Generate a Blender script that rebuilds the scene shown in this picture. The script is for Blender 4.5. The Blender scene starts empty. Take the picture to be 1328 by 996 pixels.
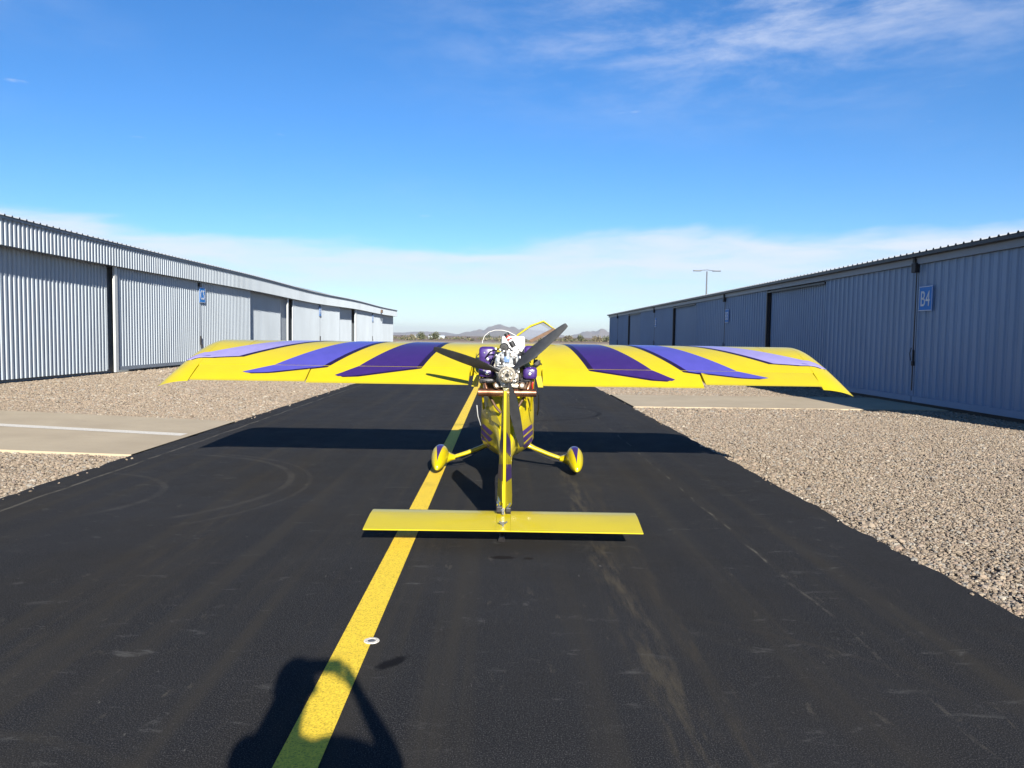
import bpy, bmesh, math, random
from mathutils import Vector, Matrix
from mathutils.bvhtree import BVHTree
from mathutils import noise as mnoise
random.seed(7)
R = math.radians
scene = bpy.context.scene
C = scene.collection

# ------------------------------------------------------------------ camera
def look_dir(px, py):
    f, roll, pit, yaw = 997.0, 0.0140, R(3.5469), R(0.8527)
    u, v = px - 664, py - 498
    c, s = math.cos(roll), math.sin(roll)
    u, v = u*c + v*s, -u*s + v*c
    x, y, z = u/f, 1.0, -v/f
    c, s = math.cos(pit), math.sin(pit)
    y, z = c*y + s*z, -s*y + c*z
    c, s = math.cos(yaw), math.sin(yaw)
    return Vector((c*x + s*y, -s*x + c*y, z))
cam = bpy.data.cameras.new('camera')
cam.sensor_width = 36.0
cam.lens = 997.0/1328*36
cam.clip_start = 0.004
cam.clip_end = 40000
co = bpy.data.objects.new('camera', cam); C.objects.link(co)
fwd = look_dir(664, 498).normalized()
rgt = (look_dir(665, 498) - look_dir(664, 498)).normalized()
up = rgt.cross(fwd)
co.matrix_world = Matrix(((rgt.x, up.x, -fwd.x, 0), (rgt.y, up.y, -fwd.y, 0), (rgt.z, up.z, -fwd.z, 1.6), (0, 0, 0, 1)))
scene.camera = co

# ------------------------------------------------------------------ light
SUN_EL, SUN_AZ = 23.1, 168.2
scene.view_settings.view_transform = 'Standard'
scene.view_settings.look = 'None'
scene.view_settings.exposure = 1.32
scene.view_settings.gamma = 1.0
w = bpy.data.worlds.new('World'); scene.world = w; w.use_nodes = True

def nodes(nt):
    """tiny builder: N(type, **inputs) adds a node; strings 'value' inputs by index or name; links by passing a socket"""
    def N(typ, *ins, out=0, **kw):
        n = nt.nodes.new(typ)
        props = kw.pop('props', {})
        for k, v in props.items(): setattr(n, k, v)
        items = list(enumerate(ins)) + [(k.replace('_', ' '), v) for k, v in kw.items()]
        for k, v in items:
            if v is None: continue
            sock = n.inputs[k]
            if isinstance(v, bpy.types.NodeSocket): nt.links.new(v, sock)
            else: sock.default_value = v
        return n.outputs[out] if out is not None else n
    def M(op, a, b=None, c=None, clamp=False):
        n = nt.nodes.new('ShaderNodeMath'); n.operation = op; n.use_clamp = clamp
        for i, v in enumerate((a, b, c)):
            if v is None: continue
            if isinstance(v, bpy.types.NodeSocket): nt.links.new(v, n.inputs[i])
            else: n.inputs[i].default_value = v
        return n.outputs[0]
    def mix(f, a, b, blend='MIX'):
        n = nt.nodes.new('ShaderNodeMix'); n.data_type = 'RGBA'; n.blend_type = blend
        for i, v in ((0, f), (6, a), (7, b)):
            if isinstance(v, bpy.types.NodeSocket): nt.links.new(v, n.inputs[i])
            elif i == 0: n.inputs[i].default_value = v
            else: n.inputs[i].default_value = (*v, 1) if len(v) == 3 else v
        return n.outputs[2]
    def ss(x, a, b):      # smoothstep
        n = nt.nodes.new('ShaderNodeMapRange'); n.interpolation_type = 'SMOOTHSTEP'
        nt.links.new(x, n.inputs[0]); n.inputs[1].default_value = a; n.inputs[2].default_value = b
        return n.outputs[0]
    def ramp(x, *stops):
        n = nt.nodes.new('ShaderNodeValToRGB'); nt.links.new(x, n.inputs[0])
        e = n.color_ramp.elements
        while len(e) < len(stops): e.new(0.5)
        for q, (p, c) in zip(e, stops): q.position = p; q.color = (*c, 1)
        return n.outputs[0]
    def noise(vec, scale, detail=3, rough=.5, dist=0.0):
        n = nt.nodes.new('ShaderNodeTexNoise')
        if vec is not None: nt.links.new(vec, n.inputs['Vector'])
        n.inputs['Scale'].default_value = scale; n.inputs['Detail'].default_value = detail
        n.inputs['Roughness'].default_value = rough; n.inputs['Distortion'].default_value = dist
        return n.outputs[0]
    def scalev(vec, s, loc=(0, 0, 0), rot=(0, 0, 0)):
        n = nt.nodes.new('ShaderNodeMapping'); nt.links.new(vec, n.inputs[0])
        n.inputs['Scale'].default_value = s; n.inputs['Location'].default_value = loc; n.inputs['Rotation'].default_value = rot
        return n.outputs[0]
    return N, M, mix, ss, ramp, noise, scalev

def build_world():
    nt = w.node_tree
    N, M, mix, ss, ramp, noise, scalev = nodes(nt)
    sk = nt.nodes.new('ShaderNodeTexSky'); sk.sky_type = 'NISHITA'; sk.sun_disc = False
    sk.sun_elevation = R(SUN_EL); sk.sun_rotation = R(SUN_AZ)
    sk.air_density = 1.0; sk.dust_density = 0.0; sk.ozone_density = 4.0; sk.altitude = 350
    hs = nt.nodes.new('ShaderNodeHueSaturation')
    hs.inputs['Saturation'].default_value = 1.2; hs.inputs['Value'].default_value = 1.0; hs.inputs['Hue'].default_value = 0.497
    nt.links.new(sk.outputs[0], hs.inputs['Color'])
    tc = nt.nodes.new('ShaderNodeTexCoord')
    sx = nt.nodes.new('ShaderNodeSeparateXYZ'); nt.links.new(tc.outputs['Generated'], sx.inputs[0])
    x, y, z = sx.outputs
    az = M('ARCTAN2', x, y)                     # radians, 0 ahead, + to the right
    el = M('ARCSINE', z)
    cv = nt.nodes.new('ShaderNodeCombineXYZ'); nt.links.new(az, cv.inputs[0]); nt.links.new(el, cv.inputs[1])
    ae = cv.outputs[0]
    # low cloud bank along the whole horizon, uneven top edge
    n1 = noise(scalev(ae, (1.6, 7.0, 1), (3.1, 0, 0)), 1.6, 5, .55, .3)
    n2 = noise(scalev(ae, (3.5, 26.0, 1), (1.7, .4, 0)), 2.0, 4, .6, .6)
    top = M('ADD', 0.118, M('MULTIPLY', M('SUBTRACT', n1, .5), 0.13))
    low = M('SUBTRACT', 1.0, ss(M('SUBTRACT', el, top), -0.012, 0.016))
    tex = ss(n2, .22, .72)
    fade = ss(el, 0.005, .10)
    bank = M('MULTIPLY', M('MULTIPLY', low, M('ADD', .48, M('MULTIPLY', tex, .45))), M('ADD', .22, M('MULTIPLY', fade, .73)))
    # high wisps of cirrus
    wv = scalev(ae, (3.2, 10.5, 1), (0.63, 0.15, 0), (0, 0, R(-17)))
    n3 = noise(wv, 1.7, 9, .66, .22)
    n4 = noise(scalev(ae, (1, 2.2, 1), (-.335, -.03, 0)), 2.3, 2, .5)
    cover = ss(n4, .50, .68)
    g = M('ADD', M('POWER', M('DIVIDE', M('SUBTRACT', az, .33), .32), 2.0), M('POWER', M('DIVIDE', M('SUBTRACT', el, .375), .085), 2.0))
    patch = M('EXPONENT', M('MULTIPLY', g, -1.0))
    cover = M('MAXIMUM', M('MULTIPLY', cover, .22), patch)
    cir = M('MULTIPLY', M('MULTIPLY', ss(n3, .36, .78), cover), .66)
    cir = M('MULTIPLY', cir, ss(el, .13, .25))
    # a few little low puffs
    n5 = noise(scalev(ae, (7.0, 42.0, 1), (.9, .2, 0)), 1.2, 4, .5, .2)
    puff = M('MULTIPLY', ss(n5, .675, .76), M('MULTIPLY', ss(el, .12, .16), M('SUBTRACT', 1.0, ss(el, .24, .32))))
    puff = M('MULTIPLY', puff, .5)
    c = M('MAXIMUM', M('MAXIMUM', bank, cir), puff, clamp=True)
    cast = mix(1.0, hs.outputs[0], (.90, 1.03, 1.25), 'MULTIPLY')      # the camera's cool white balance
    col = mix(c, cast, (6.9, 7.35, 8.4))
    bg = nt.nodes['Background']; nt.links.new(col, bg.inputs[0]); bg.inputs[1].default_value = 0.05
build_world()
sl = bpy.data.lights.new('sun', 'SUN'); sl.energy = 5.0; sl.angle = R(0.53); sl.color = (1.0, .94, .83)
so = bpy.data.objects.new('sun', sl); C.objects.link(so)
e_, a_ = R(SUN_EL), R(SUN_AZ)
to_sun = Vector((math.sin(a_)*math.cos(e_), math.cos(a_)*math.cos(e_), math.sin(e_)))
so.rotation_euler = (-to_sun).to_track_quat('-Z', 'Y').to_euler()
so.location = to_sun*60

# ------------------------------------------------------------------ materials
def new_mat(name):
    m = bpy.data.materials.new(name); m.use_nodes = True
    return m, m.node_tree, m.node_tree.nodes['Principled BSDF']

def paint(name, col, rough=.4, metal=0.0, var=.06, scale=8, coat=0.0, bump=0.0, bscale=60, dirt=None, dirtamt=0.3):
    m, nt, b = new_mat(name)
    N, M, mix, ss, ramp, noise, scalev = nodes(nt)
    oc = N('ShaderNodeTexCoord', out=None).outputs['Object']
    n = noise(oc, scale, 4, .6)
    c2 = tuple(max(0, c*(1-var*2)) for c in col); c3 = tuple(min(1, c*(1+var)) for c in col)
    c = ramp(n, (.3, c2), (.7, c3))
    if dirt:
        d = noise(scalev(oc, (1, 1, .35)), scale*.35, 6, .65)
        c = mix(M('MULTIPLY', ss(d, .5, .75), dirtamt), c, dirt)
    nt.links.new(c, b.inputs['Base Color'])
    r = M('ADD', rough, M('MULTIPLY', M('SUBTRACT', n, .5), .15), clamp=True)
    nt.links.new(r, b.inputs['Roughness'])
    b.inputs['Metallic'].default_value = metal
    b.inputs['Coat Weight'].default_value = coat
    b.inputs['Coat Roughness'].default_value = .08
    if bump:
        bp = N('ShaderNodeBump', out=None)
        bp.inputs['Strength'].default_value = bump; bp.inputs['Distance'].default_value = .01
        nt.links.new(noise(oc, bscale, 3, .6), bp.inputs['Height']); nt.links.new(bp.outputs[0], b.inputs['Normal'])
    return m

MT = {}
MT['yellow'] = paint('yellow_paint', (.43, .345, .0025), .38, var=.03, scale=3, coat=.35, dirt=(.26, .19, .03), dirtamt=.12)
MT['purple'] = paint('dark_purple_paint', (0.0310, 0.0124, 0.1023), .35, coat=.3, var=.05)
MT['deep'] = paint('deep_purple_edge_paint', (0.0108, 0.0036, 0.0270), .4, coat=.2)
MT['blue'] = paint('violet_blue_paint', (0.0630, 0.0570, 0.3000), .36, coat=.3, var=.04)
MT['lav'] = paint('lavender_paint', (0.2232, 0.1984, 0.4092), .38, coat=.3, var=.04)
MT['cowl'] = paint('purple_anodised_shroud', (.043, .019, .135), .35, var=.15, scale=25, coat=.2)
MT['silver'] = paint('cast_aluminium', (0.4752, 0.4392, 0.3816), .38, metal=.75, var=.22, scale=35, bump=.3, bscale=120)
MT['steel'] = paint('bright_steel', (0.5400, 0.5400, 0.5400), .25, metal=.95, var=.1, scale=30)
MT['darkmetal'] = paint('dark_metal', (0.0315, 0.0294, 0.0315), .45, metal=.4, var=.2, scale=30)
MT['black'] = paint('black_rubber', (0.0112, 0.0112, 0.0126), .6, var=.2, scale=30)
MT['blade'] = paint('satin_black_carbon', (0.0186, 0.0192, 0.0211), .36, var=.12, scale=14, coat=.1)
MT['white'] = paint('white_plastic', (0.5280, 0.5280, 0.5280), .4, var=.03, scale=6, dirt=(.5, .46, .4), dirtamt=.2)
MT['red'] = paint('red_rubber', (0.3300, 0.0180, 0.0120), .4)
MT['copper'] = paint('heat_tinted_copper_steel', (0.3750, 0.1800, 0.1050), .27, metal=.9, var=.22, scale=9, dirt=(.30, .20, .24), dirtamt=.5)
MT['rust'] = paint('rusty_steel', (.10, .055, .03), .6, metal=.3, var=.25, scale=20)
MT['blueplate'] = paint('blue_label_enamel', (0.0960, 0.1680, 0.3300), .35)
MT['sign'] = paint('blue_sign_enamel', (.005, .16, .50), .6, var=.05, scale=4)
MT['signw'] = paint('white_sign_vinyl', (0.5040, 0.5320, 0.5600), .4, var=.03)
def sheet(name, col, rough, dirt):
    m, nt, b = new_mat(name)
    N, M, mix, ss, ramp, noise, scalev = nodes(nt)
    oc = N('ShaderNodeTexCoord', out=None).outputs['Object']
    big = noise(scalev(oc, (.5, .5, .25)), .9, 5, .6)
    streak = noise(scalev(oc, (6, 6, .25)), 2.2, 5, .65)
    fine = noise(oc, 30, 3, .6)
    c = ramp(big, (.3, tuple(q*.90 for q in col)), (.7, tuple(min(1, q*1.06) for q in col)))
    c = mix(M('MULTIPLY', ss(streak, .52, .78), .32), c, dirt)
    c = mix(M('MULTIPLY', ss(fine, .62, .80), .14), c, dirt)
    nt.links.new(c, b.inputs['Base Color'])
    nt.links.new(M('ADD', rough-.08, M('MULTIPLY', streak, .2)), b.inputs['Roughness'])
    bp = N('ShaderNodeBump', out=None); bp.inputs['Strength'].default_value = .25; bp.inputs['Distance'].default_value = .02
    nt.links.new(noise(scalev(oc, (1, 1, .6)), 2.6, 3, .5), bp.inputs['Height']); nt.links.new(bp.outputs[0], b.inputs['Normal'])
    return m
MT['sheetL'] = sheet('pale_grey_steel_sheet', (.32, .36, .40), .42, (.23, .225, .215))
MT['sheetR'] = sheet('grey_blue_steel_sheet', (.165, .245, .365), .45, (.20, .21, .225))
MT['trim'] = sheet('grey_trim_steel', (.17, .20, .24), .45, (.2, .19, .18))
MT['trimw'] = sheet('white_trim_steel', (.46, .475, .47), .45, (.33, .31, .29))
MT['rooft'] = sheet('dull_roof_steel', (.20, .22, .25), .5, (.15, .14, .13))
MT['skin'] = paint('skin', (.52, .30, .21), .5)
MT['shirt'] = paint('navy_cotton', (.05, .07, .13), .85, var=.15, scale=20)
MT['jeans'] = paint('faded_denim', (.10, .14, .24), .85, var=.2, scale=20)
MT['hair'] = paint('brown_hair', (.05, .03, .02), .55, var=.3, scale=40)
MT['phone'] = paint('black_phone_glass', (.02, .02, .022), .2)

def glass(name, tint, opacity):
    m, nt, b = new_mat(name)
    N, M, mix, ss, ramp, noise, scalev = nodes(nt)
    b.inputs['Base Color'].default_value = (*tint, 1); b.inputs['Roughness'].default_value = .12
    tr = nt.nodes.new('ShaderNodeBsdfTransparent'); tr.inputs[0].default_value = (.92, .94, .96, 1)
    mx = nt.nodes.new('ShaderNodeMixShader'); mx.inputs[0].default_value = opacity
    nt.links.new(tr.outputs[0], mx.inputs[1]); nt.links.new(b.outputs[0], mx.inputs[2])
    nt.links.new(mx.outputs[0], nt.nodes['Material Output'].inputs[0])
    return m
MT['glass'] = glass('canopy_perspex', (.17, .19, .24), .68)
MT['clear'] = glass('clear_perspex', (.7, .75, .8), .10)

def mat_asphalt():
    m, nt, b = new_mat('sealed_asphalt')
    N, M, mix, ss, ramp, noise, scalev = nodes(nt)
    oc = N('ShaderNodeTexCoord', out=None).outputs['Object']
    sp = N('ShaderNodeSeparateXYZ', oc, out=None); X, Y = sp.outputs[0], sp.outputs[1]
    fine = noise(oc, 170, 2, .7)
    mid = noise(oc, 2.3, 5, .6, .4)
    grit = noise(oc, 62, 3, .75)
    big = noise(oc, .35, 4, .55)
    lane = noise(scalev(oc, (2.2, .05, 1)), 1.6, 4, .6)
    c = ramp(fine, (.32, (.0060, .0062, .0070)), (.54, (.0170, .0175, .0195)), (.70, (.105, .102, .098)))
    c = mix(M('MULTIPLY', ss(big, .40, .70), .45), c, (.030, .0305, .033))
    c = mix(M('MULTIPLY', ss(mid, .5, .8), .25), c, (.020, .019, .018))
    c = mix(M('MULTIPLY', ss(lane, .46, .70), .65), c, (.036, .0325, .027))
    c = mix(M('MULTIPLY', ss(grit, .50, .72), .45), c, (.040, .038, .035))
    # brown dust drifts along wheel paths
    def band(x0, wd, amt, nsc, col):
        nonlocal c
        wob = M('MULTIPLY', M('SUBTRACT', noise(scalev(oc, (0, .35, 0)), 1.0, 2), .5), .25)
        d = M('ABSOLUTE', M('SUBTRACT', M('ADD', X, wob), x0))
        k = M('SUBTRACT', 1.0, ss(d, wd*.3, wd))
        k = M('MULTIPLY', k, ss(noise(scalev(oc, (7, .9, 1)), nsc, 5, .7), .42, .72))
        c = mix(M('MULTIPLY', k, amt), c, col)
    band(.78, .16, .60, 1.7, (.085, .071, .048))
    band(1.02, .10, .35, 2.1, (.060, .050, .036))
    band(-2.35, .25, .35, 1.5, (.050, .043, .032))
    # paving seams with pale grit
    def seam(x0, wd, amt, lo):
        nonlocal c
        wob = M('MULTIPLY', M('SUBTRACT', noise(scalev(oc, (0, .8, 0)), 1.6, 3), .5), .10)
        d = M('ABSOLUTE', M('SUBTRACT', M('ADD', X, wob), x0))
        k = M('SUBTRACT', 1.0, ss(d, wd*.35, wd))
        k = M('MULTIPLY', k, ss(noise(scalev(oc, (3, 1.3, 1)), 1.7, 5, .7), lo, lo+.2))
        c = mix(M('MULTIPLY', k, amt), c, (.135, .122, .098))
    seam(-4.40, .026, .62, .36); seam(1.94, .016, .55, .46); seam(-.02, .014, .15, .55)
    # arcs left by turning wheels
    def arc(cx, cy, r, wd, amt, col, a0, a1):
        nonlocal c
        dx = M('SUBTRACT', X, cx); dy = M('SUBTRACT', Y, cy)
        d = M('ABSOLUTE', M('SUBTRACT', M('SQRT', M('ADD', M('MULTIPLY', dx, dx), M('MULTIPLY', dy, dy))), r))
        ang = M('ARCTAN2', dy, dx)
        k = M('SUBTRACT', 1.0, ss(d, wd*.4, wd))
        k = M('MULTIPLY', k, M('MULTIPLY', ss(ang, a0, a0+.25), M('SUBTRACT', 1.0, ss(ang, a1-.25, a1))))
        k = M('MULTIPLY', k, M('ADD', .35, ss(noise(oc, 3.2, 4, .7), .35, .7)))
        c = mix(M('MULTIPLY', k, amt, clamp=True), c, col)
    arc(-4.3, 8.0, 2.05, .05, .34, (.075, .070, .062), -.9, 1.5)
    arc(-4.3, 7.9, 2.28, .035, .35, (.065, .060, .054), -.9, 1.4)
    arc(-4.6, 7.4, 1.25, .05, .35, (.060, .056, .050), -.8, 1.5)
    arc(.35, 16.3, 1.75, .07, .8, (.006, .006, .0065), -1.9, .9)
    arc(.0, 2.0, 2.55, .03, .3, (.040, .036, .032), .35, 1.25)
    arc(-2.2, 1.4, 1.6, .04, .25, (.040, .036, .030), .6, 2.4)
    arc(4.2, 7.2, 4.4, .05, .22, (.036, .034, .030), -2.5, -1.2)
    # little pale scuffs, dashes
    sc = scalev(oc, (1.0, 2.6, 1), (0, 0, 0), (0, 0, R(9)))
    n = noise(sc, 3.1, 7, .75, .5); gate = noise(oc, .8, 2, .5)
    k = M('MULTIPLY', ss(n, .575, .70), ss(gate, .33, .58))
    c = mix(M('MULTIPLY', k, .40), c, (.12, .118, .112))
    sc2 = scalev(oc, (2.6, .9, 1), (3, 1, 0), (0, 0, R(-12)))
    k = M('MULTIPLY', ss(noise(sc2, 3.3, 7, .75, .3), .59, .72), ss(noise(oc, .7, 2), .38, .6))
    c = mix(M('MULTIPLY', k, .5), c, (.10, .090, .072))
    # broad brownish grime and tiny pale nicks
    c = mix(M('MULTIPLY', ss(noise(scalev(oc, (1, .45, 1), (5, 2, 0)), .55, 5, .6), .48, .72), .45), c, (.030, .0255, .019))
    k = M('MULTIPLY', ss(noise(scalev(oc, (9, 3.5, 1), (1, 7, 0), (0, 0, R(35))), 2.6, 4, .7), .66, .72), ss(noise(oc, 1.1, 3), .48, .60))
    c = mix(M('MULTIPLY', k, .55), c, (.15, .145, .13))
    # oil drips
    def spot(cx, cy, rx, ry, ang, amt, col):
        nonlocal c
        v = scalev(oc, (1, 1, 1), (-cx, -cy, 0))
        v = scalev(v, (1/rx, 1/ry, 1), (0, 0, 0), (0, 0, 0)) if not ang else scalev(scalev(v, (1, 1, 1), (0, 0, 0), (0, 0, ang)), (1/rx, 1/ry, 1))
        q = N('ShaderNodeSeparateXYZ', v, out=None)
        d = M('SQRT', M('ADD', M('MULTIPLY', q.outputs[0], q.outputs[0]), M('MULTIPLY', q.outputs[1], q.outputs[1])))
        d = M('ADD', d, M('MULTIPLY', M('SUBTRACT', noise(oc, 26, 4, .6), .5), 1.1))
        c = mix(M('MULTIPLY', M('SUBTRACT', 1.0, ss(d, .55, 1.05)), amt), c, col)
    spot(-.515, 3.67, .045, .125, R(40), .95, (.006, .006, .007))
    spot(.03, 5.48, .10, .05, 0, .8, (.008, .006, .006))
    spot(.22, 5.46, .05, .03, 0, .7, (.010, .007, .006))
    spot(2.55, 2.65, .10, .06, 0, .30, (.06, .06, .06))
    spot(.0, 5.9, .8, .5, 0, .25, (.018, .014, .009))
    nt.links.new(c, b.inputs['Base Color'])
    nt.links.new(M('ADD', .70, M('MULTIPLY', mid, .25)), b.inputs['Roughness'])
    b.inputs['Specular IOR Level'].default_value = .06
    bp = N('ShaderNodeBump', out=None); bp.inputs['Strength'].default_value = .65; bp.inputs['Distance'].default_value = .004
    nt.links.new(fine, bp.inputs['Height']); nt.links.new(bp.outputs[0], b.inputs['Normal'])
    return m
MT['asphalt'] = mat_asphalt()

def mat_line(name, col, wear):
    m, nt, b = new_mat(name)
    N, M, mix, ss, ramp, noise, scalev = nodes(nt)
    oc = N('ShaderNodeTexCoord', out=None).outputs['Object']
    fine = noise(oc, 115, 3, .85); mid = noise(oc, 3.0, 6, .7)
    c = ramp(fine, (.34, tuple(q*.35 for q in col)), (.48, tuple(q*.80 for q in col)), (.64, tuple(min(1, q*1.1) for q in col)))
    k = M('MULTIPLY', ss(M('ADD', mid, M('MULTIPLY', M('SUBTRACT', fine, .5), .7)), .60, .76), wear)
    c = mix(k, c, (.06, .05, .035))
    nt.links.new(c, b.inputs['Base Color']); b.inputs['Roughness'].default_value = .75
    bp = N('ShaderNodeBump', out=None); bp.inputs['Strength'].default_value = .7; bp.inputs['Distance'].default_value = .004
    nt.links.new(fine, bp.inputs['Height']); nt.links.new(bp.outputs[0], b.inputs['Normal'])
    return m
MT['yline'] = mat_line('worn_yellow_road_paint', (.80, .56, .03), .40)
MT['wline'] = mat_line('worn_white_road_paint', (.66, .62, .54), .25)

def mat_gravelbase():
    m, nt, b = new_mat('gravel_fines')
    N, M, mix, ss, ramp, noise, scalev = nodes(nt)
    oc = N('ShaderNodeTexCoord', out=None).outputs['Object']
    v = nt.nodes.new('ShaderNodeTexVoronoi'); nt.links.new(oc, v.inputs['Vector']); v.inputs['Scale'].default_value = 48
    q = N('ShaderNodeSeparateColor', v.outputs['Color'], out=None)
    c = ramp(q.outputs[0], (0, (.13, .10, .07)), (.35, (.20, .16, .115)), (.7, (.25, .205, .155)), (1, (.31, .27, .22)))
    c = mix(ss(v.outputs['Distance'], .45, .8), c, (.13, .10, .07))
    c = mix(M('MULTIPLY', noise(oc, .6, 3), .3), c, (.21, .165, .12))
    nt.links.new(c, b.inputs['Base Color']); b.inputs['Roughness'].default_value = .9
    bp = N('ShaderNodeBump', out=None); bp.inputs['Strength'].default_value = .8; bp.inputs['Distance'].default_value = .012; bp.invert = True
    nt.links.new(v.outputs['Distance'], bp.inputs['Height']); nt.links.new(bp.outputs[0], b.inputs['Normal'])
    return m
MT['gbase'] = mat_gravelbase()
def mat_stone():
    m, nt, b = new_mat('crushed_granite')
    N, M, mix, ss, ramp, noise, scalev = nodes(nt)
    oi = N('ShaderNodeObjectInfo', out=None)
    c = ramp(oi.outputs['Random'], (0, (.08, .062, .045)), (.15, (.165, .128, .092)), (.40, (.215, .170, .122)), (.60, (.25, .202, .147)), (.78, (.225, .165, .122)), (.88, (.17, .16, .142)), (1, (.34, .30, .24)))
    oc = N('ShaderNodeTexCoord', out=None).outputs['Object']
    c = mix(M('MULTIPLY', ss(noise(oc, 2.5, 3, .6), .45, .75), .3), c, (.25, .2, .15))
    nt.links.new(c, b.inputs['Base Color']); b.inputs['Roughness'].default_value = .85
    return m
MT['stone'] = mat_stone()
def mat_concrete():
    m, nt, b = new_mat('tan_concrete')
    N, M, mix, ss, ramp, noise, scalev = nodes(nt)
    oc = N('ShaderNodeTexCoord', out=None).outputs['Object']
    c = ramp(noise(oc, .9, 6, .6), (.3, (.32, .26, .175)), (.7, (.40, .33, .225)))
    c = mix(M('MULTIPLY', ss(noise(oc, 4.0, 6, .7, .6), .58, .76), .35), c, (.20, .16, .12))
    c = mix(M('MULTIPLY', ss(noise(scalev(oc, (.5, 5, 1)), 1.5, 5, .65), .55, .8), .3), c, (.24, .20, .15))
    c = mix(M('MULTIPLY', noise(oc, 90, 2, .7), .25), c, (.24, .20, .15))
    # a crack and sprinkled grit
    nt.links.new(c, b.inputs['Base Color']); b.inputs['Roughness'].default_value = .88
    return m
MT['concrete'] = mat_concrete()
def mat_soil():
    m, nt, b = new_mat('dry_desert_soil')
    N, M, mix, ss, ramp, noise, scalev = nodes(nt)
    oc = N('ShaderNodeTexCoord', out=None).outputs['Object']
    sp = N('ShaderNodeSeparateXYZ', oc, out=None)
    c = ramp(noise(oc, .05, 6, .6), (.3, (.25, .19, .125)), (.7, (.32, .26, .175)))
    far = ss(sp.outputs[1], 190, 260)
    scrub = ramp(noise(scalev(oc, (1, .35, 1)), .03, 6, .7), (.3, (.11, .065, .045)), (.55, (.15, .105, .068)), (.75, (.09, .085, .045)))
    c = mix(far, c, scrub)
    nt.links.new(c, b.inputs['Base Color']); b.inputs['Roughness'].default_value = .95
    return m
MT['soil'] = mat_soil()
def mat_hill():
    m, nt, b = new_mat('bare_desert_rock')
    N, M, mix, ss, ramp, noise, scalev = nodes(nt)
    oc = N('ShaderNodeTexCoord', out=None).outputs['Object']
    c = ramp(noise(oc, .012, 7, .65), (.3, (.10, .08, .07)), (.7, (.16, .13, .105)))
    nt.links.new(c, b.inputs['Base Color']); b.inputs['Roughness'].default_value = .95
    return m
MT['hill'] = mat_hill()
MT['leaf'] = paint('dusty_green_leaves', (.085, .095, .045), .7, var=.4, scale=.8)
MT['leaf2'] = paint('dry_olive_scrub', (.155, .13, .075), .8, var=.35, scale=.6)
MT['bark'] = paint('grey_bark', (.10, .075, .055), .9)
MT['lamp'] = paint('galvanised_steel', (.11, .115, .125), .5, metal=.4)

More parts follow.
